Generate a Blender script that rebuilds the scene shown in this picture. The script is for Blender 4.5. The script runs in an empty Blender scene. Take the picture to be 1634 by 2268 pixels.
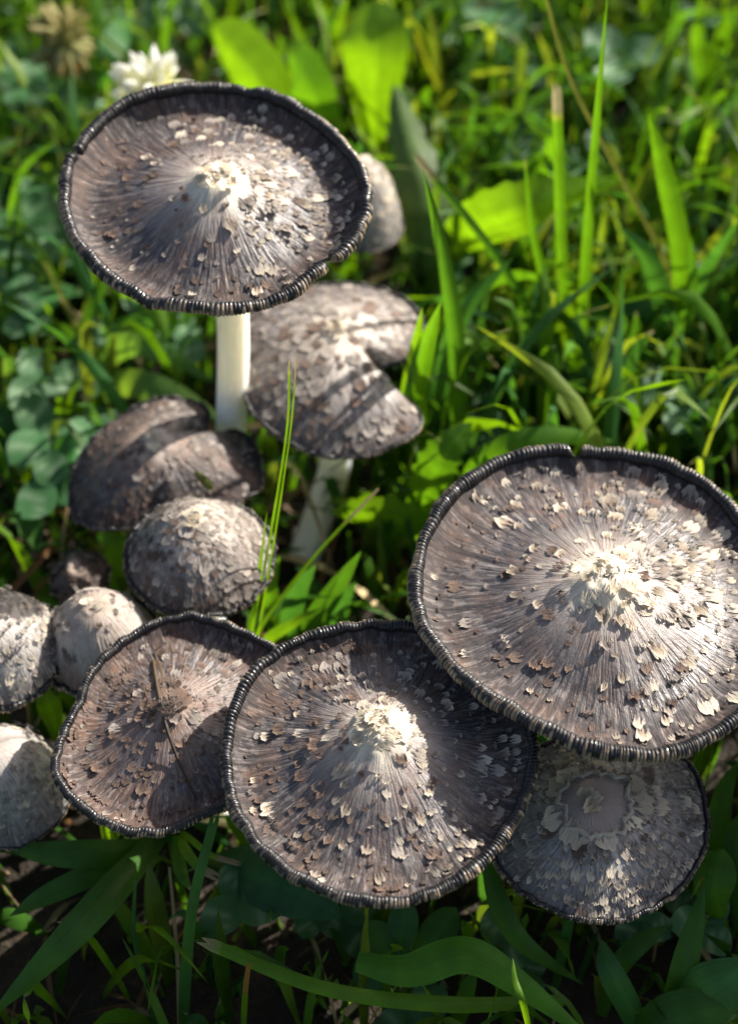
import bpy, math, random
import numpy as np
from mathutils import Vector, Matrix, noise

# ------------------------------------------------------------------ camera, sky, sun, exposure
CM = 0.01                       # everything below is written in centimetres
PITCH = math.radians(50.0); CAM_H = 30.3; VFOV = math.radians(36.0)
scene = bpy.context.scene
cam = bpy.data.cameras.new('camera'); cam_o = bpy.data.objects.new('camera', cam)
scene.collection.objects.link(cam_o); scene.camera = cam_o
cam_o.location = (0, 0, CAM_H*CM); cam_o.rotation_euler = (math.pi/2-PITCH, 0, 0)
cam.sensor_fit = 'VERTICAL'; cam.sensor_height = 24.0
cam.lens = 12.0/math.tan(VFOV/2)
cam.clip_start = 0.01; cam.clip_end = 200.0
cam.dof.use_dof = True; cam.dof.focus_distance = 0.283; cam.dof.aperture_fstop = 7.5

SUN_DIR = Vector((0.79, 0.61, 0.0)).normalized(); SUN_EL = math.radians(34)
SUN_DIR = (SUN_DIR*math.cos(SUN_EL) + Vector((0, 0, math.sin(SUN_EL)))).normalized()
world = bpy.data.worlds.new('World'); scene.world = world; world.use_nodes = True
wn = world.node_tree.nodes; wl = world.node_tree.links
sky = wn.new('ShaderNodeTexSky'); sky.sky_type = 'NISHITA'; sky.sun_disc = False; sky.dust_density = 4.0; sky.ozone_density = 0.6
sky.sun_elevation = SUN_EL; sky.sun_rotation = math.atan2(SUN_DIR.x, SUN_DIR.y)
wl.new(sky.outputs[0], wn['Background'].inputs[0]); wn['Background'].inputs[1].default_value = 0.078
sun = bpy.data.lights.new('sun', 'SUN'); sun.energy = 5.0; sun.angle = math.radians(0.5); sun.color = (1.0, 0.95, 0.87)
sun_o = bpy.data.objects.new('sun', sun); scene.collection.objects.link(sun_o)
sun_o.rotation_euler = SUN_DIR.to_track_quat('Z', 'Y').to_euler(); sun_o.location = (1, 1, 2)
vs = scene.view_settings; vs.view_transform = 'Standard'; vs.look = 'None'; vs.gamma = 1.0; vs.exposure = 1.2
scene.cycles.use_denoising = True
scene.cycles.max_bounces = 8; scene.cycles.transmission_bounces = 4

# ------------------------------------------------------------------ geometry helpers (centimetres)
W, H = 1634.0, 2268.0; FPX = (H/2)/math.tan(VFOV/2)
CAMP = Vector((0, 0, CAM_H))
FWD = Vector((0, math.cos(PITCH), -math.sin(PITCH))); UPV = Vector((0, math.sin(PITCH), math.cos(PITCH))); RGT = Vector((1, 0, 0))
def ray(px, py): return FWD + RGT*((px-W/2)/FPX) + UPV*((H/2-py)/FPX)
def PZ(px, py, z):                       # the point a pixel shows at height z
    d = ray(px, py); return CAMP + d*((z-CAM_H)/d.z)
def PY(px, py, y):                       # the point a pixel shows in the upright plane y
    d = ray(px, py); return CAMP + d*(y/d.y)
def PP(px, py, O, N):                    # the point a pixel shows on a plane
    d = ray(px, py); return CAMP + d*((O-CAMP).dot(N)/d.dot(N))
def proj(p):
    r = p-CAMP; t = r.dot(FWD)
    return W/2+FPX*r.dot(RGT)/t, H/2-FPX*r.dot(UPV)/t, t
COL = scene.collection
def mesh_obj(name, verts, faces, mat, parent=None, base=Vector((0, 0, 0)), smooth=True, attrs=None, unit=CM):
    me = bpy.data.meshes.new(name)
    v = np.asarray([tuple(p) for p in verts], dtype=float) if not isinstance(verts, np.ndarray) else verts
    v = (v-np.array(tuple(base)))*unit
    me.from_pydata(v.tolist(), [], faces)
    if smooth: me.polygons.foreach_set('use_smooth', [True]*len(me.polygons))
    for an, at, data in (attrs or []):
        a = me.attributes.new(an, at, 'POINT')
        arr = np.asarray(data, dtype=np.float32).ravel()
        a.data.foreach_set({'FLOAT': 'value', 'FLOAT_VECTOR': 'vector', 'FLOAT_COLOR': 'color'}[at], arr)
    me.materials.append(mat); me.update()
    o = bpy.data.objects.new(name, me); COL.objects.link(o)
    if parent is not None: o.parent = parent
    else: o.location = base*CM
    return o
def tag(o, label, cat=None, group=None, kind=None):
    o['label'] = label
    if cat: o['category'] = cat
    if group: o['group'] = group
    if kind: o['kind'] = kind
    return o
def empty(name, base):
    o = bpy.data.objects.new(name, None); COL.objects.link(o); o.location = base*CM; o.empty_display_size = 0.01
    return o
def grid_faces(nu, nv, wrap_v=False, off=0):
    f = []
    for i in range(nu-1):
        for j in range(nv if wrap_v else nv-1):
            k = (j+1) % nv
            f.append((off+i*nv+j, off+i*nv+k, off+(i+1)*nv+k, off+(i+1)*nv+j))
    return f
def catmull(pts, n):
    pts = [Vector(p) for p in pts]
    if len(pts) == 2: pts = [pts[0], (pts[0]+pts[1])/2, pts[1]]
    P = [pts[0]*2-pts[1]]+pts+[pts[-1]*2-pts[-2]]
    out = []; m = len(pts)-1
    for k in range(n):
        s = k/(n-1)*m; i = min(int(s), m-1); t = s-i
        a, b, c, d = P[i:i+4]
        out.append(0.5*((2*b)+(c-a)*t+(2*a-5*b+4*c-d)*t*t+(3*b-a-3*c+d)*t*t*t))
    return out

# ------------------------------------------------------------------ materials
class NT:
    def __init__(s, name):
        s.m = bpy.data.materials.new(name); s.m.use_nodes = True
        s.n = s.m.node_tree.nodes; s.l = s.m.node_tree.links; s.b = s.n['Principled BSDF']; s.out = s.n['Material Output']
    def new(s, t, **k):
        x = s.n.new(t)
        for a, b in k.items(): setattr(x, a, b)
        return x
    def set(s, sock, v):
        if hasattr(v, 'links') or isinstance(v, bpy.types.NodeSocket): s.l.new(v, sock)
        else: sock.default_value = v
    def attr(s, name): return s.new('ShaderNodeAttribute', attribute_name=name)
    def math(s, op, a, b=0.0, c=None, clamp=False):
        x = s.new('ShaderNodeMath', operation=op, use_clamp=clamp); s.set(x.inputs[0], a); s.set(x.inputs[1], b)
        if c is not None: s.set(x.inputs[2], c)
        return x.outputs[0]
    def vmul(s, v, k):
        x = s.new('ShaderNodeVectorMath', operation='MULTIPLY'); s.set(x.inputs[0], v); x.inputs[1].default_value = k; return x.outputs[0]
    def noise(s, v, scale=1.0, detail=2.0, rough=0.5):
        x = s.new('ShaderNodeTexNoise'); s.set(x.inputs['Vector'], v); x.inputs['Scale'].default_value = scale
        x.inputs['Detail'].default_value = detail; x.inputs['Roughness'].default_value = rough; return x.outputs[0]
    def ramp(s, f, stops, interp='LINEAR'):
        x = s.new('ShaderNodeValToRGB'); s.set(x.inputs[0], f); r = x.color_ramp; r.interpolation = interp
        while len(r.elements) < len(stops): r.elements.new(0.5)
        for e, (p, c) in zip(r.elements, stops):
            e.position = p; e.color = (c, c, c, 1) if isinstance(c, (int, float)) else (*c, 1)
        return x.outputs[0]
    def mix(s, f, a, b, blend='MIX'):
        x = s.new('ShaderNodeMix', data_type='RGBA', blend_type=blend); s.set(x.inputs['Factor'], f)
        for k, v in (('A', a), ('B', b)):
            so = [i for i in x.inputs if i.name == k and i.type == 'RGBA'][0]
            s.set(so, (*v, 1) if isinstance(v, tuple) and len(v) == 3 else v)
        return [o for o in x.outputs if o.type == 'RGBA'][0]
    def bump(s, h, strength, dist):
        x = s.new('ShaderNodeBump'); s.set(x.inputs['Height'], h); x.inputs['Strength'].default_value = strength
        x.inputs['Distance'].default_value = dist; return x.outputs[0]

def cap_material(name, c0, c1, c2, edge, stops=(0.12, 0.28, 0.52, 0.96), fibre=0.5, fibre_col=(0.40, 0.355, 0.325), rust=0.4, seed=0.0, dark=0.7, mottle=0.45, mottle_col=(0.20, 0.175, 0.165)):
    t = NT(name); pol = t.attr('pol'); sep = t.new('ShaderNodeSeparateXYZ'); t.l.new(pol.outputs['Vector'], sep.inputs[0])
    rho = sep.outputs[2]; pv = pol.outputs['Vector']
    add = t.new('ShaderNodeVectorMath', operation='ADD'); t.l.new(pv, add.inputs[0]); add.inputs[1].default_value = (seed, seed*1.7, seed*0.6)
    pv = add.outputs[0]
    s1 = t.noise(t.vmul(pv, (42, 42, 7)), 1, 3, 0.6)
    s2 = t.noise(t.vmul(pv, (17, 17, 2.2)), 1, 3, 0.6)
    s3 = t.noise(t.vmul(pv, (3.0, 3.0, 4.0)), 1, 4, 0.65)
    sp = t.noise(t.vmul(pv, (22, 22, 24)), 1, 3, 0.7)
    r = t.math('ADD', rho, t.math('MULTIPLY', t.math('SUBTRACT', s3, 0.5), 0.22))
    r = t.math('ADD', r, t.math('MULTIPLY', t.math('SUBTRACT', s2, 0.5), 0.16))
    col = t.ramp(r, [(stops[0], c0), (stops[1], c1), (stops[2], c2), (stops[3], edge)])
    # rusty brown areas
    rf = t.math('MULTIPLY', t.ramp(s3, [(0.44, 0.0), (0.66, 1.0)]), rust)
    rf = t.math('MULTIPLY', rf, t.ramp(rho, [(0.08, 0.0), (0.3, 1.0), (0.9, 0.8), (1.0, 0.2)]))
    col = t.mix(rf, col, (0.150, 0.085, 0.055))
    # flat scales grown into the skin, in broken rows
    s4 = t.noise(t.vmul(pv, (19, 19, 15)), 1, 2, 0.55)
    mf = t.math('MULTIPLY', t.ramp(s4, [(0.53, 0.0), (0.60, 1.0)]), t.ramp(rho, [(0.14, 0.0), (0.30, mottle), (0.9, mottle), (1.0, mottle*0.4)]))
    col = t.mix(mf, col, t.mix(t.ramp(s3, [(0.42, 0.0), (0.62, 1.0)]), mottle_col, (0.15, 0.085, 0.055)))
    # pale fibrils and dark radial splits
    ff = t.math('MULTIPLY', t.ramp(s1, [(0.50, 0.0), (0.70, 1.0)]), fibre)
    ff = t.math('MULTIPLY', ff, t.ramp(sp, [(0.35, 0.15), (0.62, 1.0)]))
    col = t.mix(ff, col, fibre_col)
    df = t.math('MULTIPLY', t.ramp(s2, [(0.36, 1.0), (0.50, 0.0)]), t.ramp(rho, [(0.22, 0.0), (0.6, dark), (1.0, dark)]))
    col = t.mix(df, col, (0.022, 0.019, 0.020))
    t.l.new(col, t.b.inputs['Base Color'])
    t.set(t.b.inputs['Roughness'], t.math('ADD', t.ramp(s1, [(0.35, 0.34), (0.65, 0.52)]), t.ramp(rho, [(0.66, 0.0), (0.86, 0.34)])))
    t.set(t.b.inputs['Specular IOR Level'], t.ramp(rho, [(0.66, 0.62), (0.86, 0.22)]))
    hh = t.math('ADD', t.math('MULTIPLY', s1, 0.6), t.math('ADD', s2, t.math('MULTIPLY', sp, 0.5)))
    t.l.new(t.bump(hh, 0.75, 0.0004), t.b.inputs['Normal'])
    return t.m
def rim_material():
    t = NT('rim_wet_gill_edge'); c = t.attr('Col')
    g = t.new('ShaderNodeTexCoord'); n = t.noise(g.outputs['Object'], 900, 3, 0.6)
    t.l.new(t.mix(t.math('MULTIPLY', n, 0.5), c.outputs['Color'], t.mix(0.45, c.outputs['Color'], (0.008, 0.008, 0.011))), t.b.inputs['Base Color'])
    t.set(t.b.inputs['Roughness'], t.ramp(n, [(0.35, 0.18), (0.62, 0.62)])); t.b.inputs['Specular IOR Level'].default_value = 0.42
    t.l.new(t.bump(n, 0.5, 0.0003), t.b.inputs['Normal'])
    return t.m
def scale_material(name, fringe, mid, tip, hollow):
    t = NT(name); a = t.attr('st'); sep = t.new('ShaderNodeSeparateXYZ'); t.l.new(a.outputs['Vector'], sep.inputs[0])
    oi = t.new('ShaderNodeObjectInfo'); g = t.new('ShaderNodeTexCoord')
    n = t.noise(t.vmul(g.outputs['Object'], (5, 1.5, 3)), 1, 3, 0.6)
    u = t.math('ADD', sep.outputs[0], t.math('MULTIPLY', t.math('SUBTRACT', n, 0.5), 0.5))
    col = t.ramp(u, [(0.12, fringe), (0.5, mid), (0.85, tip)])
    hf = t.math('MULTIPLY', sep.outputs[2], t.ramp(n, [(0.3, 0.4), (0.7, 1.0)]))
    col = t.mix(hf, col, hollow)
    k = t.math('MULTIPLY_ADD', oi.outputs['Random'], 0.60, 0.50)
    hs = t.new('ShaderNodeHueSaturation'); t.l.new(col, hs.inputs['Color']); t.l.new(k, hs.inputs['Value'])
    t.l.new(hs.outputs[0], t.b.inputs['Base Color']); t.b.inputs['Roughness'].default_value = 0.75
    t.b.inputs['Specular IOR Level'].default_value = 0.25
    n2 = t.noise(t.vmul(g.outputs['Object'], (14, 3, 5)), 1, 2, 0.6)
    t.l.new(t.bump(n2, 0.6, 0.0005), t.b.inputs['Normal'])
    tr = t.new('ShaderNodeBsdfTranslucent'); t.l.new(hs.outputs[0], tr.inputs['Color'])
    mx = t.new('ShaderNodeMixShader'); mx.inputs[0].default_value = 0.22
    t.l.new(t.b.outputs[0], mx.inputs[1]); t.l.new(tr.outputs[0], mx.inputs[2])
    # the inner end frays into separate hairs
    n3 = t.noise(t.vmul(g.outputs['Object'], (16, 1.2, 0)), 1, 2, 0.6)
    al = t.ramp(t.math('ADD', sep.outputs[0], t.math('MULTIPLY', t.math('SUBTRACT', n3, 0.5), 1.3)), [(0.20, 0.0), (0.36, 1.0)])
    tp = t.new('ShaderNodeBsdfTransparent'); m2 = t.new('ShaderNodeMixShader'); t.l.new(al, m2.inputs[0]); t.l.new(tp.outputs[0], m2.inputs[1]); t.l.new(mx.outputs[0], m2.inputs[2])
    t.l.new(m2.outputs[0], t.out.inputs['Surface'])
    return t.m
def stem_material():
    t = NT('stem_white_flesh'); g = t.new('ShaderNodeTexCoord')
    n = t.noise(t.vmul(g.outputs['Object'], (420, 420, 26)), 1, 3, 0.6); n2 = t.noise(g.outputs['Object'], 60, 3, 0.6)
    col = t.mix(n, (0.84, 0.80, 0.68), (0.92, 0.90, 0.82)); col = t.mix(t.ramp(n2, [(0.55, 0.0), (0.8, 0.5)]), col, (0.55, 0.48, 0.34))
    t.l.new(col, t.b.inputs['Base Color']); t.b.inputs['Roughness'].default_value = 0.5
    t.b.inputs['Subsurface Weight'].default_value = 1.0; t.b.inputs['Subsurface Radius'].default_value = (1.0, 0.88, 0.62); t.b.inputs['Subsurface Scale'].default_value = 0.008
    t.l.new(t.bump(n, 0.4, 0.0003), t.b.inputs['Normal'])
    return t.m
def gill_material():
    t = NT('gills_black'); pol = t.attr('pol'); n = t.noise(t.vmul(pol.outputs['Vector'], (60, 60, 1)), 1, 2)
    t.l.new(t.mix(n, (0.01, 0.009, 0.009), (0.05, 0.042, 0.04)), t.b.inputs['Base Color']); t.b.inputs['Roughness'].default_value = 0.4
    t.l.new(t.bump(n, 1.0, 0.001), t.b.inputs['Normal']); return t.m
def leaf_material(name, trans=0.42, rough=0.46, spec=0.30, sheen=0.0):
    t = NT(name); c = t.attr('Col'); lf = t.attr('lf'); sep = t.new('ShaderNodeSeparateXYZ'); t.l.new(lf.outputs['Vector'], sep.inputs[0])
    g = t.new('ShaderNodeTexCoord'); n = t.noise(g.outputs['Object'], 160, 3, 0.6); n2 = t.noise(g.outputs['Object'], 900, 2, 0.6)
    hs = t.new('ShaderNodeHueSaturation'); t.l.new(c.outputs['Color'], hs.inputs['Color'])
    vn = t.noise(t.vmul(lf.outputs['Vector'], (9.0, 1.2, 0.0)), 1, 3, 0.6)
    t.l.new(t.math('MULTIPLY', t.math('MULTIPLY_ADD', n, 0.8, 0.6), t.math('MULTIPLY_ADD', vn, 0.8, 0.6)), hs.inputs['Value']); base = hs.outputs[0]
    hs.inputs['Saturation'].default_value = 1.08
    # veins run along the leaf: lf.x across (-1..1), lf.y along
    w = t.new('ShaderNodeTexWave'); cmb = t.new('ShaderNodeCombineXYZ'); t.l.new(sep.outputs[0], cmb.inputs[0]); t.l.new(cmb.outputs[0], w.inputs[0])
    w.inputs['Scale'].default_value = 1.6; w.inputs['Distortion'].default_value = 0.6
    t.l.new(base, t.b.inputs['Base Color']); t.set(t.b.inputs['Roughness'], t.math('MULTIPLY_ADD', n2, 0.3, rough-0.12))
    t.b.inputs['Specular IOR Level'].default_value = spec
    t.l.new(t.bump(t.math('ADD', t.math('MULTIPLY', w.outputs['Fac'], 0.35), n2), 0.25, 0.0002), t.b.inputs['Normal'])
    tr = t.new('ShaderNodeBsdfTranslucent'); sc = t.new('ShaderNodeSeparateColor'); t.l.new(base, sc.inputs[0])
    gf = t.math('MULTIPLY', t.math('SUBTRACT', sc.outputs[1], sc.outputs[0]), 16.0, clamp=True)
    tc = t.mix(gf, base, t.mix(1.0, base, (2.5, 2.15, 0.55), 'MULTIPLY')); t.l.new(tc, tr.inputs['Color'])
    mx = t.new('ShaderNodeMixShader'); mx.inputs[0].default_value = trans
    t.l.new(t.b.outputs[0], mx.inputs[1]); t.l.new(tr.outputs[0], mx.inputs[2]); t.l.new(mx.outputs[0], t.out.inputs['Surface'])
    return t.m
def soil_material():
    t = NT('soil'); g = t.new('ShaderNodeTexCoord'); n = t.noise(g.outputs['Object'], 60, 6, 0.7); n2 = t.noise(g.outputs['Object'], 420, 4, 0.7)
    col = t.ramp(n, [(0.3, (0.012, 0.009, 0.006)), (0.55, (0.035, 0.024, 0.015)), (0.75, (0.075, 0.052, 0.030))])
    col = t.mix(t.ramp(n2, [(0.55, 0.0), (0.75, 0.6)]), col, (0.10, 0.075, 0.045))
    t.l.new(col, t.b.inputs['Base Color']); t.b.inputs['Roughness'].default_value = 0.95
    t.l.new(t.bump(t.math('ADD', n, n2), 1.0, 0.004), t.b.inputs['Normal']); return t.m

M = {}
M['rim'] = rim_material(); M['stem'] = stem_material(); M['gill'] = gill_material(); M['soil'] = soil_material()
M['leaf'] = leaf_material('leaf_green'); M['clover'] = leaf_material('leaf_clover', 0.32, 0.48, 0.32); M['straw'] = leaf_material('leaf_dead_straw', 0.2, 0.6, 0.3); M['petal'] = leaf_material('clover_petal', 0.5, 0.5, 0.3)
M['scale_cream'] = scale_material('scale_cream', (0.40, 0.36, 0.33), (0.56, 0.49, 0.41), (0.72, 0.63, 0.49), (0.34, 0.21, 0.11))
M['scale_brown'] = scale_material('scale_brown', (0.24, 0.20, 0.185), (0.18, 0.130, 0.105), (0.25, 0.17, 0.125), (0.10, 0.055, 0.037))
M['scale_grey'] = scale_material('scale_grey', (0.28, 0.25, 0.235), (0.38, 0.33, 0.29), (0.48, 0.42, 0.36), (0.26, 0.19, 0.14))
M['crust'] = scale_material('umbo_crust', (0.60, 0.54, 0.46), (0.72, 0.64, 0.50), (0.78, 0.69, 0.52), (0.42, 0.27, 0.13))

# ------------------------------------------------------------------ scale flakes: shared meshes
def scale_proto(kind, seed, mat):
    rnd = random.Random(seed); NV, NU = 7, 5
    verts = []; st = []
    lift = rnd.uniform(0.25, 0.65) if kind != 'flat' else rnd.uniform(0.05, 0.2)
    cup = rnd.uniform(0.15, 0.5) if kind != 'flat' else rnd.uniform(-0.1, 0.15)
    skew = rnd.uniform(-0.35, 0.35); wx = rnd.uniform(0.75, 1.15)
    inner = [rnd.uniform(-1.25, -0.6) if j % 2 else rnd.uniform(-0.45, -0.15) for j in range(NV)]
    outer = [0.55*math.sqrt(max(0, 1-(abs(j-3)/3.6)**2))+rnd.uniform(-0.22, 0.16) for j in range(NV)]
    for i in range(NU):
        u = i/(NU-1)
        for j in range(NV):
            v = (j-3)/3.0
            y = inner[j]*(1-u)+outer[j]*u
            wid = 0.5*wx*(0.72+0.38*math.sin(math.pi*(0.15+0.75*u)))
            x = v*wid+skew*u*0.4+rnd.uniform(-0.04, 0.04)
            if kind == 'cup': z = 0.04+lift*u**1.4*(1-0.15*v*v)+cup*v*v*u; y -= 0.35*lift*u**3
            elif kind == 'flat': z = 0.05+lift*u**2+cup*v*v*u
            else:
                z = 0.03+lift*1.3*math.sin(u*2.3)*(1-0.3*v*v)+cup*v*v*u*0.6; y -= 0.55*u**3
            z += rnd.uniform(-0.05, 0.05)*(u > 0.1)
            if i == 0: z = -0.03
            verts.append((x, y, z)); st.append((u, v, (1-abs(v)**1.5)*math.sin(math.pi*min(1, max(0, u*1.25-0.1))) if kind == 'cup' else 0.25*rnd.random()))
    o = mesh_obj('proto', verts, grid_faces(NU, NV), mat, unit=1.0, attrs=[('st', 'FLOAT_VECTOR', st)])
    me = o.data; me.name = 'scale_flake'; bpy.data.objects.remove(o); return me
PROTO = {}
for mk in ('scale_cream', 'scale_brown', 'scale_grey', 'crust'):
    for kd in ('cup', 'flat', 'curl'):
        PROTO[mk, kd] = [scale_proto(kd, hash((len(mk), kd == 'cup', kd == 'flat', q)) % 9973+q*31, M[mk]) for q in range(12)]

# ------------------------------------------------------------------ mushroom builder
class Cap:
    def __init__(s, O, N, R, prof, outline=None, apex=(0, 0), wave=(), splits=(), tube=0.14, seed=0, bend=None):
        s.O = O; s.N = N.normalized(); s.X = Vector((1, 0, 0)); s.X = (s.X-s.N*s.X.dot(s.N)).normalized(); s.Y = s.N.cross(s.X)
        s.prof = prof; s.apex = apex; s.wave = wave; s.splits = splits; s.seed = seed; s.bend = bend
        n = 720; s.n = n; th = np.arange(n)/n*2*math.pi
        if outline:
            a = []; r = []
            for (px, py) in outline:
                d = PP(px, py, O, s.N)-O; a.append(math.atan2(d.dot(s.Y), d.dot(s.X)) % (2*math.pi)); r.append(math.hypot(d.dot(s.X), d.dot(s.Y))-tube)
            k = np.argsort(a); a = np.array(a)[k]; r = np.array(r)[k]
            s.Rt = np.interp(th, np.concatenate([a-2*math.pi, a, a+2*math.pi]), np.tile(r, 3))
        else:
            s.Rt = np.array([R*(1+0.035*noise.noise(Vector((math.cos(t)*1.3+seed*7, math.sin(t)*1.3, seed)))) for t in th])
        sig = 9; ker = np.exp(-0.5*(np.arange(-30, 31)/sig)**2); ker /= ker.sum()
        s.Rt = np.convolve(np.concatenate([s.Rt[-30:], s.Rt, s.Rt[:30]]), ker, 'valid')
        s.Rt = s.Rt*np.array([1+0.011*noise.noise(Vector((math.cos(t)*5+seed, math.sin(t)*5, 3)))+0.006*noise.noise(Vector((math.cos(t)*14+seed, math.sin(t)*14, 3))) for t in th])
        for (ang, wid, dep) in splits:
            d = (th-ang+math.pi) % (2*math.pi)-math.pi
            s.Rt = s.Rt*(1-dep*np.exp(-np.abs(d/wid)**1.6))
        s.R = float(s.Rt.mean())
        s.pr = np.array([p[0] for p in prof]); s.pz = np.array([p[1] for p in prof])
        # smooth monotone table
        x = np.linspace(0, 1, 400); zz = np.interp(x, s.pr, s.pz); k = np.exp(-0.5*(np.arange(-24, 25)/9)**2); k /= k.sum()
        ext = np.concatenate([zz[1:25][::-1], zz, 2*zz[-1]-zz[-25:-1][::-1]]); s.tab = np.convolve(ext, k, 'valid')
    def rt(s, th):
        q = (th/(2*math.pi) % 1.0)*s.n; i = int(q); f = q-i
        return s.Rt[i % s.n]*(1-f)+s.Rt[(i+1) % s.n]*f
    def local(s, rho, th):
        r = s.rt(th)*(rho if rho > 0.55 else rho)
        rr = rho*(s.rt(th)*min(1, rho*1.3)**0.8+s.R*(1-min(1, rho*1.3)**0.8)) if rho < 0.77 else r
        x = rr*math.cos(th); y = rr*math.sin(th); k = (1-min(1, rho))**1.5
        x += s.apex[0]*k; y += s.apex[1]*k
        q = min(rho, 1)*399; i = int(q); i2 = min(i+1, 399); z = s.tab[i]*(1-(q-i))+s.tab[i2]*(q-i)
        for (amp, k2, ph, pw) in s.wave: z += amp*math.sin(k2*th+ph)*rho**pw
        if s.bend: z += s.bend(x, y, rho)
        return x, y, z
    def at(s, rho, th):
        x, y, z = s.local(rho, th); return s.O+s.X*x+s.Y*y+s.N*z
    def frame(s, rho, th):
        e = 0.02; p = s.at(rho, th); a = s.at(min(1, rho+e), th)-s.at(max(0, rho-e), th)
        b = s.at(rho, th+0.03)-s.at(rho, th-0.03); n = a.cross(b).normalized()
        if n.dot(s.N) < 0: n = -n
        y = a.normalized(); x = y.cross(n).normalized(); return p, x, y, n

def rim_mesh(c, spacing, r0, seed, tan=0.35, rolled=0.10, rough=0.0):
    rnd = random.Random(seed); circ = 2*math.pi*c.R; nr = int(circ/spacing); per = 4; n = nr*per; m = 12
    warp = np.cumsum([rnd.uniform(0.55, 1.5) for _ in range(nr)]); warp = np.concatenate([[0], warp])/warp[-1]
    verts = np.zeros((n*m, 3)); cols = np.zeros((n*m, 4)); rc = []
    for k in range(nr):
        a = k/nr*2*math.pi
        p = 0.5+0.9*noise.noise(Vector((math.cos(a)*5+seed, math.sin(a)*5, 1)))+0.5*noise.noise(Vector((math.cos(a)*17, math.sin(a)*17+seed, 4)))
        rc.append((rnd.random() < tan*1.9*max(0, p)**1.5*1.6, rnd.uniform(0.6, 1.3), rnd.uniform(0.85, 1.18)))
    for i in range(n):
        k = i//per; ph = (i % per)/per; a = (warp[k]*(1-ph)+warp[k+1]*ph)*2*math.pi
        P, X, Y, N = c.frame(1.0, a)
        f = 1.0
        for (ang, wid, dep) in c.splits:
            d = abs((a-ang+math.pi) % (2*math.pi)-math.pi); f = min(f, min(1, max(0.12, (d-wid*0.5)/(wid*0.45))))
        big = r0*f*(1+0.30*noise.noise(Vector((math.cos(a)*4+seed*3, math.sin(a)*4, 9)))+0.10*noise.noise(Vector((math.cos(a)*9+seed*3, math.sin(a)*9, 2)))+rough*noise.noise(Vector((math.cos(a)*30, math.sin(a)*30, seed))))
        ridge = abs(math.sin(math.pi*ph)) ; rad = big*(0.84+0.18*ridge*rc[k][2])
        out = (c.X*math.cos(a)+c.Y*math.sin(a)).normalized()
        up = c.N
        ctr = P+out*(rolled*0.3+0.035*noise.noise(Vector((math.cos(a)*8, math.sin(a)*8, seed))))+up*0.07*noise.noise(Vector((math.cos(a)*9, math.sin(a)*9, seed+4)))
        for j in range(m):
            b = j/m*2*math.pi
            verts[i*m+j] = ctr+out*(math.cos(b)*rad*0.95)+up*(math.sin(b)*rad*1.05)
            tanf = rc[k][0]; lowside = max(0, math.cos(b-(-0.25)))
            g = 0.25+0.75*ridge
            if ph > 0.2 and ((tanf and lowside > 0.0) or lowside*rc[k][1] > 0.80): cc = np.array((0.50, 0.375, 0.255))*rc[k][1]*g*(0.45+0.55*lowside)*(0.6+0.4*rnd.random())
            else:
                w = 0.008+0.022*rc[k][1]*g*(0.3+0.7*lowside)*(rnd.random()*0.6+0.4); cc = np.array((w*1.12, w*1.0, w*1.0))
            cols[i*m+j] = (*cc, 1)
    faces = [(i*m+j, i*m+(j+1) % m, ((i+1) % n)*m+(j+1) % m, ((i+1) % n)*m+j) for i in range(n) for j in range(m)]
    return verts, faces, cols

def place_scale(cap_o, base, me, p, x, y, n, sx, sy, sz):
    o = bpy.data.objects.new('scale', me); COL.objects.link(o); o.parent = cap_o
    p = (p-base)*CM
    o.matrix_basis = Matrix(((x.x*sx, y.x*sy, n.x*sz, p.x), (x.y*sx, y.y*sy, n.y*sz, p.y), (x.z*sx, y.z*sy, n.z*sz, p.z), (0, 0, 0, 1)))
    return o

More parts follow.
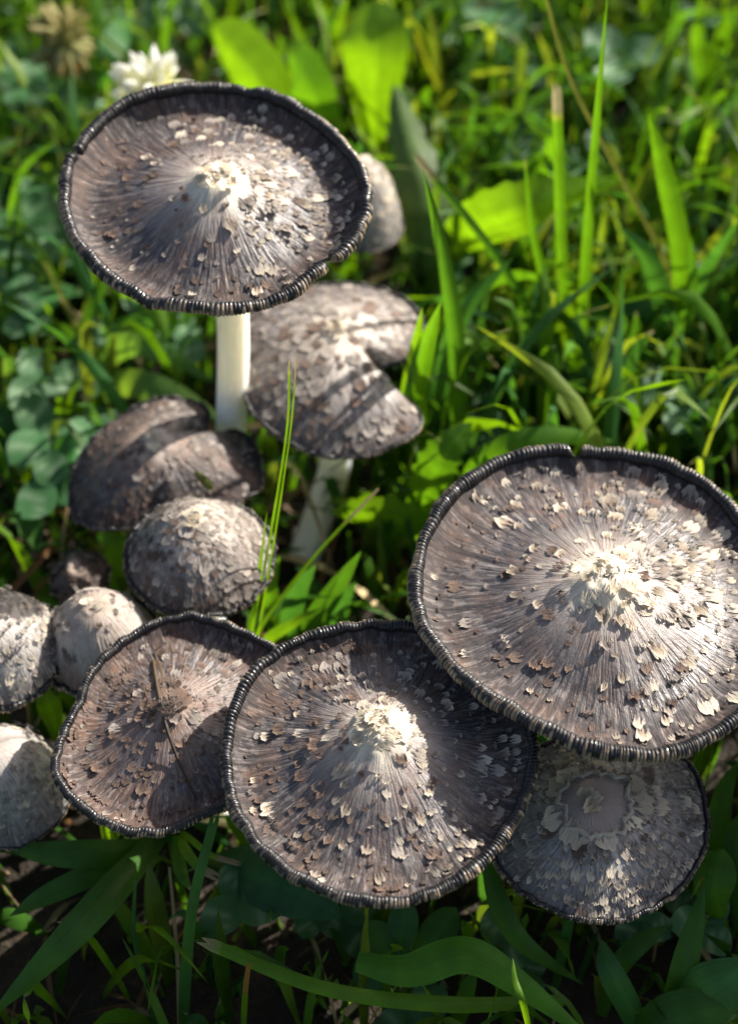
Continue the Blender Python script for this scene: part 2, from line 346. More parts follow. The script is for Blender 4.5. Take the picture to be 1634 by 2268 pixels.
def mushroom(label, c, mat, stem, stem_r, seed, n_scale=120, size=(0.16, 0.30), r_range=(0.2, 0.95), dmin=0.8, brown=None, crust=10, crust_r=0.16,
             crust_size=(0.3, 0.5), rim_r=0.15, rim_space=0.075, rim_tan=0.35, stria=0.010, kinds=('cup', 'flat', 'curl'), light='scale_cream', NA=420, NR=52, scale_h=0.40, lump=0.0, rim_rough=0.0, crust_mat='crust', sun_bias=0.0):
    rnd = random.Random(seed); base = Vector(stem[-1]); root = empty('inkcap_mushroom', base)
    tag(root, label, 'mushroom', 'inkcap mushrooms growing in one cluster')
    verts = [c.at(0, 0)+c.N*0.0]; pol = [(0, 0, 0)]; faces = []
    und = [c.at(0, 0)-c.N*0.22]; upol = [(0, 0, 0)]
    for i in range(1, NR+1):
        rho = (i/NR)
        for j in range(NA):
            th = j/NA*2*math.pi; P = c.at(rho, th); ct, sn = math.cos(th), math.sin(th)
            d = stria*min(1, max(0, (rho-0.15)/0.4))*(noise.noise(Vector((ct*26+seed, sn*26, rho*2.0)))+0.5*noise.noise(Vector((ct*60, sn*60+seed, rho*5))))
            d += 0.5*stria*noise.noise(Vector((ct*rho*14, sn*rho*14, seed)))
            if crust: d += 0.10*(noise.noise(P*5.5)+0.3*noise.noise(P*12))*max(0, 1-rho/(crust_r*1.4))
            if lump: d += lump*noise.noise(P*1.8+Vector((seed, 0, 0)))*min(1, rho*3)
            verts.append(P+c.N*d); pol.append((ct, sn, rho))
            und.append(P-c.N*(0.20*(1-rho)+0.07)); upol.append((ct, sn, rho))
    for j in range(NA): faces.append((0, 1+j, 1+(j+1) % NA))
    faces += grid_faces(NR, NA, True, 1)
    cap = mesh_obj('cap', verts, faces, mat, root, base, attrs=[('pol', 'FLOAT_VECTOR', pol)])
    mesh_obj('gills', und, [f[::-1] for f in faces], M['gill'], root, base, attrs=[('pol', 'FLOAT_VECTOR', upol)])
    v, f, col = rim_mesh(c, rim_space, rim_r, seed, rim_tan, rough=rim_rough)
    mesh_obj('rim', v, f, M['rim'], root, base, attrs=[('Col', 'FLOAT_COLOR', col)])
    # stem
    path = catmull(stem, 28); m = 28; sv = []
    for i, p in enumerate(path):
        t = (path[min(i+1, 27)]-path[max(i-1, 0)]).normalized(); a = t.cross(Vector((0, 1, 0))).normalized(); b = t.cross(a)
        k = i/27; rr = stem_r[0]*(1-k)+stem_r[1]*k
        for j in range(m):
            an = j/m*2*math.pi
            q = rr*(1+0.035*noise.noise(Vector((math.cos(an)*2.2, math.sin(an)*2.2+seed, k*2)))+0.02*noise.noise(Vector((math.cos(an)*7, math.sin(an)*7, k*5+seed))))
            sv.append(p+a*(math.cos(an)*q)+b*(math.sin(an)*q))
    mesh_obj('stem', sv, grid_faces(28, m, True), M['stem'], root, base)
    # scales
    pts = []
    tries = 0; s = sum(size)/2
    while len(pts) < n_scale and tries < n_scale*40:
        tries += 1
        rho = math.sqrt(rnd.uniform(r_range[0]**2, r_range[1]**2)); th = rnd.uniform(0, 2*math.pi)
        if sun_bias and rnd.random() < sun_bias*max(0, min(1, 0.5-0.9*math.cos(th-0.3))): continue  # sunward side gets more, larger scales: partly real, partly painted sun brightness
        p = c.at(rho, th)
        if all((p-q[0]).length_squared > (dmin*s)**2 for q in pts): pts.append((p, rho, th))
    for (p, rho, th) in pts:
        P, X, Y, N = c.frame(rho, th); sz = (size[0]*0.75+(size[1]*1.12-size[0]*0.75)*rnd.random()**1.7)*(1.12-0.30*rho)*(1+(0.22*math.cos(th-0.3) if sun_bias else 0))
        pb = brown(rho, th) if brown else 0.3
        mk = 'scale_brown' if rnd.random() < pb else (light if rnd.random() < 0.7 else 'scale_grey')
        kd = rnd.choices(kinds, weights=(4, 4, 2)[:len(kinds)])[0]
        a = rnd.uniform(-0.35, 0.35); X2 = X*math.cos(a)+Y*math.sin(a); Y2 = Y*math.cos(a)-X*math.sin(a)
        place_scale(cap, base, rnd.choice(PROTO[mk, kd]), P+N*0.01, X2, Y2, N, sz*CM*rnd.uniform(0.8, 1.2), sz*CM*rnd.uniform(0.9, 1.35), sz*CM*scale_h*rnd.uniform(0.7, 1.2))
    for k in range(crust):
        th = k*2.399+rnd.uniform(-0.3, 0.3); rho = crust_r*math.sqrt((k+0.5)/max(1, crust)); P, X, Y, N = c.frame(max(0.02, rho), th)
        a = rnd.uniform(-0.8, 0.8); X2 = X*math.cos(a)+Y*math.sin(a); Y2 = Y*math.cos(a)-X*math.sin(a); sz = rnd.uniform(*crust_size)*CM
        place_scale(cap, base, rnd.choice(PROTO[crust_mat, rnd.choice(('cup', 'flat', 'cup', 'flat', 'curl'))]), P+N*0.03, X2, Y2, N, sz, sz*rnd.uniform(0.8, 1.2), sz*0.5)
    return root, cap, base

def nrm(tx, ty): return Vector((math.tan(math.radians(tx)), -math.tan(math.radians(ty)), 1)).normalized()
def open_prof(h, trough, wall=0.86): 
    k = h*0.58
    return [(0, h), (0.06, h*0.99), (0.11, h*0.90), (0.16, h*0.72), (0.21, k), (0.35, k*0.70-trough*0.22), (0.50, k*0.34-trough*0.46), (0.66, k*0.06-trough*0.72), (wall-0.05, -trough), (wall+0.04, -trough*0.85), (0.96, -trough*0.35), (1, 0)]
def dome_prof(h, p=2.2, lip=0.0): return [(k/20, h*(1-(k/20)**p)+lip*max(0, k/20-0.9)*10) for k in range(21)]
PURPLE = (0.052, 0.045, 0.047); BARE = (0.30, 0.255, 0.225); CREAM = (0.78, 0.69, 0.54); DARK = (0.036, 0.030, 0.030)
def shade_side_brown(a=0.75, b=0.08): return lambda rho, th: b+(a-b)*max(0, min(1, 0.5-0.75*math.cos(th-0.35)))  # brown scales lean to the sunless side: part own colour, part painted shade
mat_open = [cap_material('cap_open_%d' % k, CREAM, BARE, PURPLE, DARK, rust=r, seed=k*3.3, fibre=f) for k, (r, f) in enumerate(((0.5, 0.42), (0.35, 0.45), (0.55, 0.45)))]
mat_brown = cap_material('cap_brown', (0.24, 0.15, 0.11), (0.15, 0.10, 0.085), (0.065, 0.050, 0.048), (0.055, 0.036, 0.032), rust=0.8, seed=9.1, fibre=0.55, dark=0.5)
mat_dome = cap_material('cap_dome', (0.62, 0.52, 0.40), (0.50, 0.43, 0.36), (0.20, 0.175, 0.16), (0.055, 0.048, 0.047), stops=(0.08, 0.3, 0.65, 0.98), rust=0.35, seed=5.5, fibre=0.7, dark=0.35)
mat_pale = cap_material('cap_pale', (0.48, 0.41, 0.35), (0.44, 0.39, 0.35), (0.36, 0.345, 0.325), (0.15, 0.14, 0.138), stops=(0.08, 0.3, 0.7, 0.98), rust=0.3, seed=7.7, fibre=0.75, dark=0.2, fibre_col=(0.54, 0.51, 0.47))
mat_fold = cap_material('cap_fold', (0.60, 0.50, 0.40), (0.30, 0.21, 0.16), (0.065, 0.045, 0.038), (0.030, 0.026, 0.027), stops=(0.10, 0.30, 0.50, 0.9), rust=0.7, seed=11.2, fibre=0.35, dark=0.5)
mat_grey = cap_material('cap_grey', (0.36, 0.28, 0.24), (0.38, 0.32, 0.28), (0.30, 0.29, 0.28), (0.12, 0.115, 0.115), stops=(0.25, 0.36, 0.5, 0.95), rust=0.1, seed=13.1, fibre=0.75, dark=0.6)

# --- tall mushroom on a long pale stem
OUT_A = [(128, 450), (140, 370), (190, 290), (270, 225), (380, 195), (500, 183), (600, 200), (690, 250), (770, 320), (815, 390), (825, 460), (805, 520), (770, 560), (700, 620), (620, 665), (550, 690), (470, 698), (380, 690), (280, 655), (210, 600), (155, 530)]
OA = PZ(476, 441, 10.5)
cA = Cap(OA, nrm(0, 8.5), 3.1, open_prof(0.66, 0.32, 0.86), OUT_A, apex=(0.05, 0.0), wave=((0.05, 3, 1.0, 4), (0.03, 7, 0.3, 6)), splits=((-0.62, 0.045, 0.05), (2.75, 0.03, 0.02)), tube=0.15, seed=1)
stA = [OA+Vector((0, 0, 0.3)), PY(505, 600, OA.y), PY(516, 720, OA.y-0.05), PY(514, 880, OA.y-0.1), PY(507, 1040, OA.y-0.15), PZ(500, 1200, 0)]
mushroom('tall inkcap on a long white stem, standing above the others with upturned black rim', cA, mat_open[0], stA, (0.35, 0.34), 11, 270, (0.12, 0.25), (0.20, 0.93), 0.70, shade_side_brown(0.70, 0.03), 6, 0.12, (0.22, 0.36), 0.135, 0.074, 0.40, sun_bias=0.75)
# --- big right mushroom
OUT_D = [(905, 1330), (912, 1240), (945, 1150), (1000, 1080), (1080, 1025), (1180, 997), (1280, 990), (1350, 997), (1440, 1002), (1540, 1045), (1634, 1125), (1720, 1230), (1760, 1340), (1750, 1450), (1700, 1540), (1630, 1610), (1560, 1655), (1480, 1682), (1400, 1686), (1300, 1668), (1200, 1625), (1120, 1590), (1040, 1530), (970, 1460), (925, 1400)]
OD = PZ(1338, 1338, 7.1)
cD = Cap(OD, nrm(0, 0), 3.45, open_prof(0.72, 0.22, 0.88), OUT_D, apex=(0.0, 0.12), wave=((0.05, 3, 2.0, 4), (0.03, 8, 0.6, 6)), splits=((1.63, 0.035, 0.06),), tube=0.16, seed=2)
mushroom('widest grey inkcap with cream scales, overlapping the rim of its scaly neighbour', cD, mat_open[1], [OD+Vector((0, 0, 0.3)), OD-Vector((0, 0, 3)), Vector((OD.x-0.3, OD.y+0.3, 0))], (0.40, 0.45), 22, 285, (0.14, 0.31), (0.20, 0.95), 0.70, shade_side_brown(0.60, 0.02), 14, 0.19, (0.20, 0.38), 0.150, 0.070, 0.40, sun_bias=0.6)
# --- centre front mushroom
OUT_E = [(488, 1680), (500, 1600), (540, 1500), (600, 1440), (700, 1395), (800, 1375), (900, 1372), (1000, 1400), (1090, 1460), (1160, 1550), (1195, 1650), (1190, 1720), (1160, 1790), (1100, 1890), (1040, 1950), (960, 1995), (880, 2015), (800, 2010), (700, 1980), (610, 1925), (540, 1850), (500, 1770)]
OE = PZ(842, 1692, 6.15)
cE = Cap(OE, nrm(-2, 6), 2.8, open_prof(0.66, 0.17, 0.88), OUT_E, apex=(0.0, 0.50), wave=((0.05, 3, 0.4, 4), (0.025, 7, 1.6, 6)), tube=0.14, seed=3)
mushroom('inkcap with a knobbly cream centre, lying half under the widest cap', cE, mat_open[2], [OE+Vector((0, 0, 0.3)), OE-Vector((0, 0, 2.5)), Vector((OE.x+0.6, OE.y+1.6, 0))], (0.38, 0.42), 33, 280, (0.12, 0.23), (0.21, 0.95), 0.80, shade_side_brown(0.70, 0.03), 15, 0.17, (0.20, 0.32), 0.12, 0.062, 0.22)
# --- brown flat mushroom
OUT_K = [(112, 1720), (125, 1650), (165, 1560), (200, 1480), (270, 1410), (340, 1370), (410, 1355), (480, 1370), (550, 1400), (610, 1430), (660, 1480), (680, 1580), (650, 1690), (580, 1760), (500, 1790), (440, 1815), (390, 1845), (320, 1855), (230, 1830), (160, 1790)]
OK_ = PZ(390, 1605, 5.35)
cK = Cap(OK_, nrm(0, 4), 2.2, open_prof(0.48, 0.20, 0.86), OUT_K, apex=(-0.05, 0.15), wave=((0.05, 2, 0.4, 4), (0.03, 5, 1.6, 6)), tube=0.12, seed=4)
mushroom('flat reddish brown inkcap with lopsided black rim and a dead stalk lying on it', cK, mat_brown, [OK_+Vector((0, 0, 0.2)), OK_-Vector((0, 0, 2.5)), Vector((OK_.x+0.7, OK_.y+1.2, 0))], (0.34, 0.4), 44, 270, (0.10, 0.20), (0.10, 0.96), 0.80, shade_side_brown(0.9, 0.45), 5, 0.12, (0.22, 0.36), 0.098, 0.052, 0.10, light='scale_grey', crust_mat='scale_brown')
# --- small shaded mushroom below the widest cap
OUT_H = [(1085, 1880), (1090, 1800), (1120, 1720), (1200, 1650), (1330, 1625), (1450, 1640), (1530, 1690), (1560, 1770), (1568, 1850), (1530, 1940), (1470, 2000), (1400, 2035), (1330, 2047), (1250, 2030), (1160, 1985), (1100, 1920)]
OH = PZ(1327, 1836, 4.3)
cH = Cap(OH, nrm(0, 2), 2.0, dome_prof(0.85, 1.7), OUT_H, apex=(-0.25, 0.2), wave=((0.03, 3, 1, 4),), tube=0.06, seed=5)
rH, capH, bH = mushroom('small pale scaly inkcap with a bare brown centre, shaded under the widest cap', cH, mat_grey, [OH+Vector((-0.2, 0.2, 0.5)), OH-Vector((0, 0, 2)), Vector((OH.x-0.5, OH.y+1.0, 0))], (0.32, 0.36), 55, 290, (0.15, 0.27), (0.40, 0.97), 0.66, lambda r, t: 0.05, 3, 0.10, (0.24, 0.34), 0.065, 0.045, 0.3, kinds=('flat', 'curl'), light='scale_cream', scale_h=0.4)
tv, ts = [], []; NT_ = 140
for k in range(NT_):
    th = k/NT_*2*math.pi; q = noise.noise(Vector((math.cos(th)*2.2, math.sin(th)*2.2, 1)))+0.5*noise.noise(Vector((math.cos(th)*6, math.sin(th)*6, 2)))
    for m_, (dr, dz) in enumerate(((0, 0.02), (0.012, 0.065+0.05*q), (0.035, 0.055), (0.075+0.03*q, 0.0))):
        P, X, Y, N = cH.frame(0.30+0.085*q+dr, th); tv.append(P+N*dz); ts.append((1-0.3*m_, 0, 0.25*(m_ == 1)*(q > 0.2)))
mesh_obj('torn_skin', tv, [(a*4+b, a*4+b+1, ((a+1) % NT_)*4+b+1, ((a+1) % NT_)*4+b) for a in range(NT_) for b in range(3)], M['crust'], rH, bH, attrs=[('st', 'FLOAT_VECTOR', ts)])
rnd = random.Random(6)
for k in range(9):
    th = k/9*2*math.pi+rnd.uniform(-0.25, 0.25); P, X, Y, N = cH.frame(0.40+rnd.uniform(-0.02, 0.04), th); sz = rnd.uniform(0.28, 0.42)*CM
    place_scale(capH, bH, rnd.choice(PROTO['crust', 'flat']), P+N*0.03, X, Y, N, sz*1.3, sz, sz*0.5)
# --- domes behind
OF = PZ(443, 1232, 4.9)
cF = Cap(OF, nrm(2, 2), 1.50, dome_prof(1.15, 2.0), None, apex=(-0.1, 0.1), wave=((0.05, 3, 1, 3), (0.03, 7, 0, 4)), seed=6)
mushroom('round domed inkcap with tiled cream scales in front of the long stem', cF, mat_dome, [OF+Vector((0, 0, 0.5)), OF-Vector((0, 0, 2)), Vector((OF.x+0.3, OF.y+0.6, 0))], (0.32, 0.36), 66, 290, (0.13, 0.20), (0.16, 0.97), 0.72, shade_side_brown(0.45, 0.02), 4, 0.12, (0.2, 0.3), 0.06, 0.05, 0.1, kinds=('flat',), light='scale_grey', scale_h=0.35, rim_rough=0.5)
OUT_B = [(530, 800), (545, 720), (600, 660), (670, 632), (740, 625), (820, 628), (885, 645), (940, 700), (930, 760), (905, 825), (870, 835), (835, 838), (860, 862), (935, 912), (938, 950), (915, 975), (850, 1000), (770, 1010), (650, 980), (570, 930), (540, 870)]
OB = PZ(742, 815, 5.4)
cB = Cap(OB, nrm(0, 3), 2.05, dome_prof(0.85, 1.5), OUT_B, apex=(0.05, 0.35), wave=((0.10, 2, 2.2, 3), (0.05, 5, 0.6, 4)), splits=((-0.12, 0.16, 0.42),), tube=0.05, seed=7)
mushroom('grey inkcap split on one side, with blocky scales and a leaning white stem', cB, mat_dome, [OB+Vector((0, 0.2, 0.4)), PY(745, 1000, OB.y-0.1), PY(718, 1110, OB.y-0.2), PZ(672, 1235, 0)], (0.36, 0.40), 77, 200, (0.20, 0.32), (0.15, 0.96), 0.72, shade_side_brown(0.55, 0.05), 4, 0.1, (0.25, 0.35), 0.055, 0.05, 0.25, kinds=('flat',), light='scale_grey', scale_h=0.4)
OUT_C = [(148, 1085), (165, 1030), (205, 985), (250, 940), (310, 905), (390, 884), (465, 890), (530, 935), (572, 1000), (580, 1080), (530, 1118), (440, 1122), (350, 1135), (290, 1165), (235, 1174), (165, 1150)]
OC = PZ(345, 1035, 4.3)
cC = Cap(OC, nrm(-6, 6), 2.0, dome_prof(0.75, 1.6), OUT_C, apex=(0.15, 0.25), wave=((0.16, 2, 3.6, 2.5), (0.06, 5, 0.2, 4)), splits=((0.74, 0.17, 0.36),), tube=0.05, seed=8)
mushroom('dark folded old inkcap with blackened drooping side beside the long stem', cC, mat_fold, [OC+Vector((0, 0, 0.3)), OC-Vector((0.2, 0, 2)), Vector((OC.x-0.2, OC.y+0.6, 0))], (0.32, 0.36), 88, 240, (0.10, 0.17), (0.12, 0.96), 0.75, shade_side_brown(0.95, 0.1), 3, 0.1, (0.2, 0.3), 0.05, 0.045, 0.08, kinds=('flat',), light='scale_grey', scale_h=0.5, rim_rough=0.4)
O2 = PZ(788, 490, 4.6)
c2 = Cap(O2, nrm(6, 0), 1.15, dome_prof(1.8, 2.6), None, seed=9)
mushroom('pale egg-shaped inkcap peeping out behind the tall upturned cap', c2, mat_pale, [O2+Vector((0, 0, 0.8)), O2-Vector((1.0, 0, 1.2)), Vector((O2.x-3.0, O2.y-0.5, 0))], (0.3, 0.34), 99, 120, (0.2, 0.32), (0.15, 0.95), 0.75, lambda r, t: 0.0, 0, rim_r=0.04, rim_space=0.05, kinds=('flat',), scale_h=0.5)
OG = PZ(224, 1428, 4.1)
cG = Cap(OG, nrm(0, 4), 1.20, dome_prof(1.45, 2.2), None, apex=(0.05, 0.0), wave=((0.04, 3, 1, 3),), seed=10)
mushroom('small smooth brownish grey domed inkcap squeezed between its neighbours', cG, cap_material('cap_smooth', (0.36, 0.28, 0.22), (0.40, 0.33, 0.28), (0.40, 0.37, 0.34), (0.16, 0.10, 0.08), stops=(0.2, 0.4, 0.7, 0.98), rust=0.35, seed=15.0, fibre=0.5, dark=0.1), [OG+Vector((0, 0, 0.6)), OG-Vector((0, 0, 1.5)), Vector((OG.x, OG.y+0.3, 0))], (0.28, 0.3), 110, 34, (0.14, 0.26), (0.3, 0.8), 0.8, lambda r, t: 0.2, 2, 0.15, (0.2, 0.3), 0.06, 0.05, 0.05, kinds=('flat', 'cup'), light='scale_grey', scale_h=0.5, rim_rough=0.8)
OI = PZ(-12, 1440, 4.4)
cI = Cap(OI, nrm(2, 2), 1.36, dome_prof(1.35, 2.2), None, apex=(0.0, 0.0), wave=((0.05, 3, 2, 3),), seed=11)
mushroom('pale shaggy domed inkcap with ragged black edge above the white domed one', cI, mat_pale, [OI+Vector((0, 0, 0.5)), OI-Vector((0.6, 0, 1.2)), Vector((OI.x-1.6, OI.y+0.6, 0))], (0.3, 0.34), 121, 230, (0.15, 0.24), (0.1, 0.97), 0.74, lambda r, t: 0.05, 0, rim_r=0.07, rim_space=0.05, rim_tan=0.02, kinds=('flat', 'curl'), light='scale_cream', scale_h=0.8, rim_rough=0.9)
OJ = PZ(22, 1752, 2.6)
cJ = Cap(OJ, nrm(0, 0), 1.24, dome_prof(1.75, 2.6), None, wave=((0.03, 3, 2, 3),), seed=12)
mushroom('white woolly domed inkcap standing beside the flat reddish brown cap', cJ, mat_pale, [OJ+Vector((0, 0, 0.5)), OJ-Vector((0.6, 0, 1.0)), Vector((OJ.x-1.4, OJ.y+0.6, 0))], (0.3, 0.34), 132, 220, (0.13, 0.2), (0.45, 0.98), 0.72, lambda r, t: 0.02, 0, rim_r=0.03, rim_space=0.05, kinds=('flat', 'curl'), light='scale_cream', scale_h=0.8)
OW = PZ(180, 1280, 3.0)
cW = Cap(OW, nrm(-4, 8), 0.60, dome_prof(0.40, 1.8), None, wave=((0.08, 3, 2, 2), (0.06, 7, 1, 3)), seed=13)
mushroom('withered blackish brown inkcap shrivelled into a shaggy lump', cW, mat_fold, [OW+Vector((0, 0, 0.2)), OW-Vector((0, 0, 1)), Vector((OW.x, OW.y, 0))], (0.25, 0.28), 143, 90, (0.16, 0.30), (0.0, 1.0), 0.4, lambda r, t: 0.93, 0, rim_r=0.06, rim_space=0.05, rim_tan=0.0, kinds=('cup', 'curl'), light='scale_brown', NA=120, NR=24, lump=0.25, rim_rough=1.2)

# ------------------------------------------------------------------ ground
gx = np.concatenate([np.linspace(-3000, -120, 14), np.linspace(-100, 100, 81), np.linspace(120, 3000, 14)])
gy = np.concatenate([np.linspace(-3000, -60, 14), np.linspace(-40, 160, 81), np.linspace(190, 3000, 14)])
gv = [(x, y, 0.35*noise.noise(Vector((x*0.12, y*0.12, 0)))+0.25*noise.noise(Vector((x*0.4, y*0.4, 5)))-0.35) for x in gx for y in gy]
tag(mesh_obj('ground', gv, grid_faces(len(gx), len(gy)), M['soil']), 'dark damp soil under the grass', None, None, 'structure')

# ------------------------------------------------------------------ leaves and blades
def leaf_mesh(path, width, col, prof='grass', n=18, fold=0.25, side_hint=None, teeth=0.0, tip_col=None, tip_at=0.86, seed=0, nv=5, twist=0.0, base_col=None, wav=0.0):
    rnd = random.Random(seed); P = catmull(path, n); vs, cs, lf = [], [], []
    for i, p in enumerate(P):
        k = i/(n-1); t = (P[min(i+1, n-1)]-P[max(i-1, 0)]).normalized()
        hint = side_hint if side_hint is not None else (p-CAMP).normalized()
        s = t.cross(hint); s = s.normalized() if s.length > 1e-4 else Vector((1, 0, 0)); nn = s.cross(t).normalized()
        a = twist*(k-0.3); s, nn = s*math.cos(a)+nn*math.sin(a), nn*math.cos(a)-s*math.sin(a)
        if prof == 'grass': w = (0.55+0.45*min(1, k*3))*(1-max(0, (k-0.45)/0.55)**2.0)
        elif prof == 'cut': w = (0.6+0.4*min(1, k*3))*(1-0.35*k)
        elif prof == 'stalk': w = 1-0.5*k
        elif prof == 'broad': w = max(0.10*(1-k), math.sin(math.pi*min(1, 0.06+0.94*k)**1.15)**0.75)
        elif prof == 'spoon': w = max(0.12, math.sin(math.pi*min(1, (0.02+0.98*k))**2.2)**0.6) if k < 0.999 else 0.05
        if teeth: w *= 1-teeth*(0.5+0.5*math.sin(k*n*1.9+seed)) * (0.6+0.4*rnd.random())
        w *= width/2
        c = np.array(col)*(0.9+0.2*rnd.random())
        if base_col is not None: c = c*min(1, k*2.5)+np.array(base_col)*(1-min(1, k*2.5))
        if tip_col is not None and k > tip_at: c = np.array(tip_col)
        for j in range(nv):
            v = (j/(nv-1))*2-1; q = 0
            if prof == 'cut' and i == n-1: q = rnd.uniform(0.2, 0.7) if j % 2 else rnd.uniform(-0.5, 0.1)
            off = nn*(fold*w*(abs(v)-0.5))+t*q*width
            if wav: off += nn*(wav*width*v*math.sin(k*9+seed+v))
            vs.append(p+s*(v*w)+off); m = 1.25 if (j == nv//2 and prof in ('broad', 'spoon')) else 1.0
            cs.append((*(np.minimum(c*m, 0.9)), 1)); lf.append((v, k, 0))
    return vs, grid_faces(n, nv), cs, lf
def px_path(pts, dy=0.0):
    out = []; y0 = None
    for i, p in enumerate(pts):
        if len(p) == 3: out.append(PZ(*p)); y0 = out[0].y
        else:
            if i == 0: out.append(PZ(p[0], p[1], -0.3)); y0 = out[0].y
            else: out.append(PY(p[0], p[1], y0+dy*i/(len(pts)-1)))
    return out
def leaf_obj(name, pts, width, col, parent=None, base=None, dy=0.0, mat='leaf', **k):
    path = px_path(pts, dy) if not isinstance(pts[0], Vector) else pts
    v, f, c, lf = leaf_mesh(path, width, col, **k); b = base if base is not None else path[0]
    return mesh_obj(name, v, f, M[mat], parent, b, attrs=[('Col', 'FLOAT_COLOR', c), ('lf', 'FLOAT_VECTOR', lf)])
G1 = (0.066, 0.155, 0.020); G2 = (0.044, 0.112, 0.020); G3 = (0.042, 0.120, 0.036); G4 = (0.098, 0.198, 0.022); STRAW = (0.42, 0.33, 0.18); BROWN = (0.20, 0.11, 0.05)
def single(label, pts, width, col=G1, cat='grass', name='grass_shoot', **k):
    if name == 'grass_shoot':
        b = px_path(pts)[0]; root = empty(name, b); leaf_obj('blade', pts, width, col, root, b, **k); return tag(root, label, cat)
    return tag(leaf_obj(name, pts, width, col, **k), label, cat)
def tuft(label, blades, cat='grass', name='grass_tuft', group=None):
    b = px_path([blades[0][0][0]])[0]; root = empty(name, b); tag(root, label, cat, group)
    for (pts, width, col, kw) in blades: leaf_obj('blade', pts, width, col, root, b, **kw)
    return root
CUT = dict(prof='cut', tip_col=(0.34, 0.30, 0.16), tip_at=0.955, nv=7, n=26)
# right of the tall mushroom
tuft('upright grass tuft with frayed straw coloured cut tips between the dandelion leaf and widest cap', [
    ([(1265, 930), (1250, 700), (1240, 480), (1232, 200)], 0.34, G1, dict(CUT)),
    ([(1270, 940), (1240, 740), (1185, 540), (1160, 340)], 0.24, G1, dict(tip_col=STRAW, tip_at=0.95)),
    ([(1300, 950), (1230, 800), (1100, 570), (925, 350)], 0.26, G2, dict(CUT)),
    ([(1290, 960), (1290, 700), (1310, 400), (1345, -20)], 0.26, G1, {}),
    ([(1310, 960), (1280, 880), (1200, 760), (1140, 660)], 0.18, G2, {})])
single('long thin bent grass stalk reaching over the upright tuft', [(1560, 900), (1480, 600), (1390, 420), (1265, 180), (1205, -20)], 0.16, (0.13, 0.15, 0.04), prof='stalk', dy=2)
single('wide arching grass blade bending over beside the widest cap', [(1250, 860), (1290, 715), (1400, 683), (1530, 735), (1650, 880)], 0.50, G3, dy=-1, fold=0.1, base_col=G2)
tuft('loose grass tuft with long pointed blades in the sunny lawn', [
    ([(1490, 900), (1510, 600), (1470, 380), (1435, 250)], 0.50, G1, {}),
    ([(1500, 900), (1480, 720), (1440, 580), (1370, 500)], 0.55, G3, {}),
    ([(1500, 900), (1520, 700), (1560, 600), (1640, 480)], 0.42, G3, {}),
    ([(1480, 940), (1490, 800), (1530, 650), (1530, 520)], 0.34, G2, {}),
    ([(1430, 980), (1420, 860), (1410, 760), (1408, 690)], 0.40, G2, dict(tip_col=STRAW, tip_at=0.96))])
tuft('tall narrow grass tuft with bright wet tips far behind the widest cap', [
    ([(1510, 540), (1515, 380), (1525, 270), (1530, 175)], 0.36, G3, {}),
    ([(1560, 420), (1560, 250), (1545, 120), (1550, -20)], 0.55, G1, {}),
    ([(1320, 440), (1330, 380), (1350, 320), (1385, 278)], 0.22, G4, dict(tip_col=STRAW, tip_at=0.9)),
    ([(1480, 420), (1470, 300), (1480, 150), (1500, -20)], 0.3, G2, {})])
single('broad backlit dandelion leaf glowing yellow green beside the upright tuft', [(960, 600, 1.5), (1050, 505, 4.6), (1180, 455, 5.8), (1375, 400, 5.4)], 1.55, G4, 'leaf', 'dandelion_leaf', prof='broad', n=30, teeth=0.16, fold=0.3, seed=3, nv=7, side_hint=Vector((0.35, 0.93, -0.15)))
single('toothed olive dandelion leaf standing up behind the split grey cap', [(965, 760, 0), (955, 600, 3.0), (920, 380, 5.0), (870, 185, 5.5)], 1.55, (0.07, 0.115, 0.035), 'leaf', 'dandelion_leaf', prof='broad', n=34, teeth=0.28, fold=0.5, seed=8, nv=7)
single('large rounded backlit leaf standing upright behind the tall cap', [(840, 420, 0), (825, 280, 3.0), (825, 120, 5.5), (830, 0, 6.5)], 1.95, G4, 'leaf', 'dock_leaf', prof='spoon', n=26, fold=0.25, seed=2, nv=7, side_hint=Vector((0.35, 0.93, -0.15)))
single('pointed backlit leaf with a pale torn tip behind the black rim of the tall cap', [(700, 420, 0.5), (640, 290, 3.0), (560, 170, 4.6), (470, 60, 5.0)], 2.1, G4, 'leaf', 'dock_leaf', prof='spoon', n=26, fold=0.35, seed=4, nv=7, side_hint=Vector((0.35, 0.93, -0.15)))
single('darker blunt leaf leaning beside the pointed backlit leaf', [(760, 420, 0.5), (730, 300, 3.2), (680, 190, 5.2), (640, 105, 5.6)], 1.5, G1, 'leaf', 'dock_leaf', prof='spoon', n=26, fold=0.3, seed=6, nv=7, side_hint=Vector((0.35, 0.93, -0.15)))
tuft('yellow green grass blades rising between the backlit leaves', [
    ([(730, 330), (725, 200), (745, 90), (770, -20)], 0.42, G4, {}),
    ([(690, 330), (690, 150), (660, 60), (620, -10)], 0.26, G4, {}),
    ([(1000, 420), (990, 240), (940, 120), (895, 0)], 0.20, (0.16, 0.20, 0.03), {})])
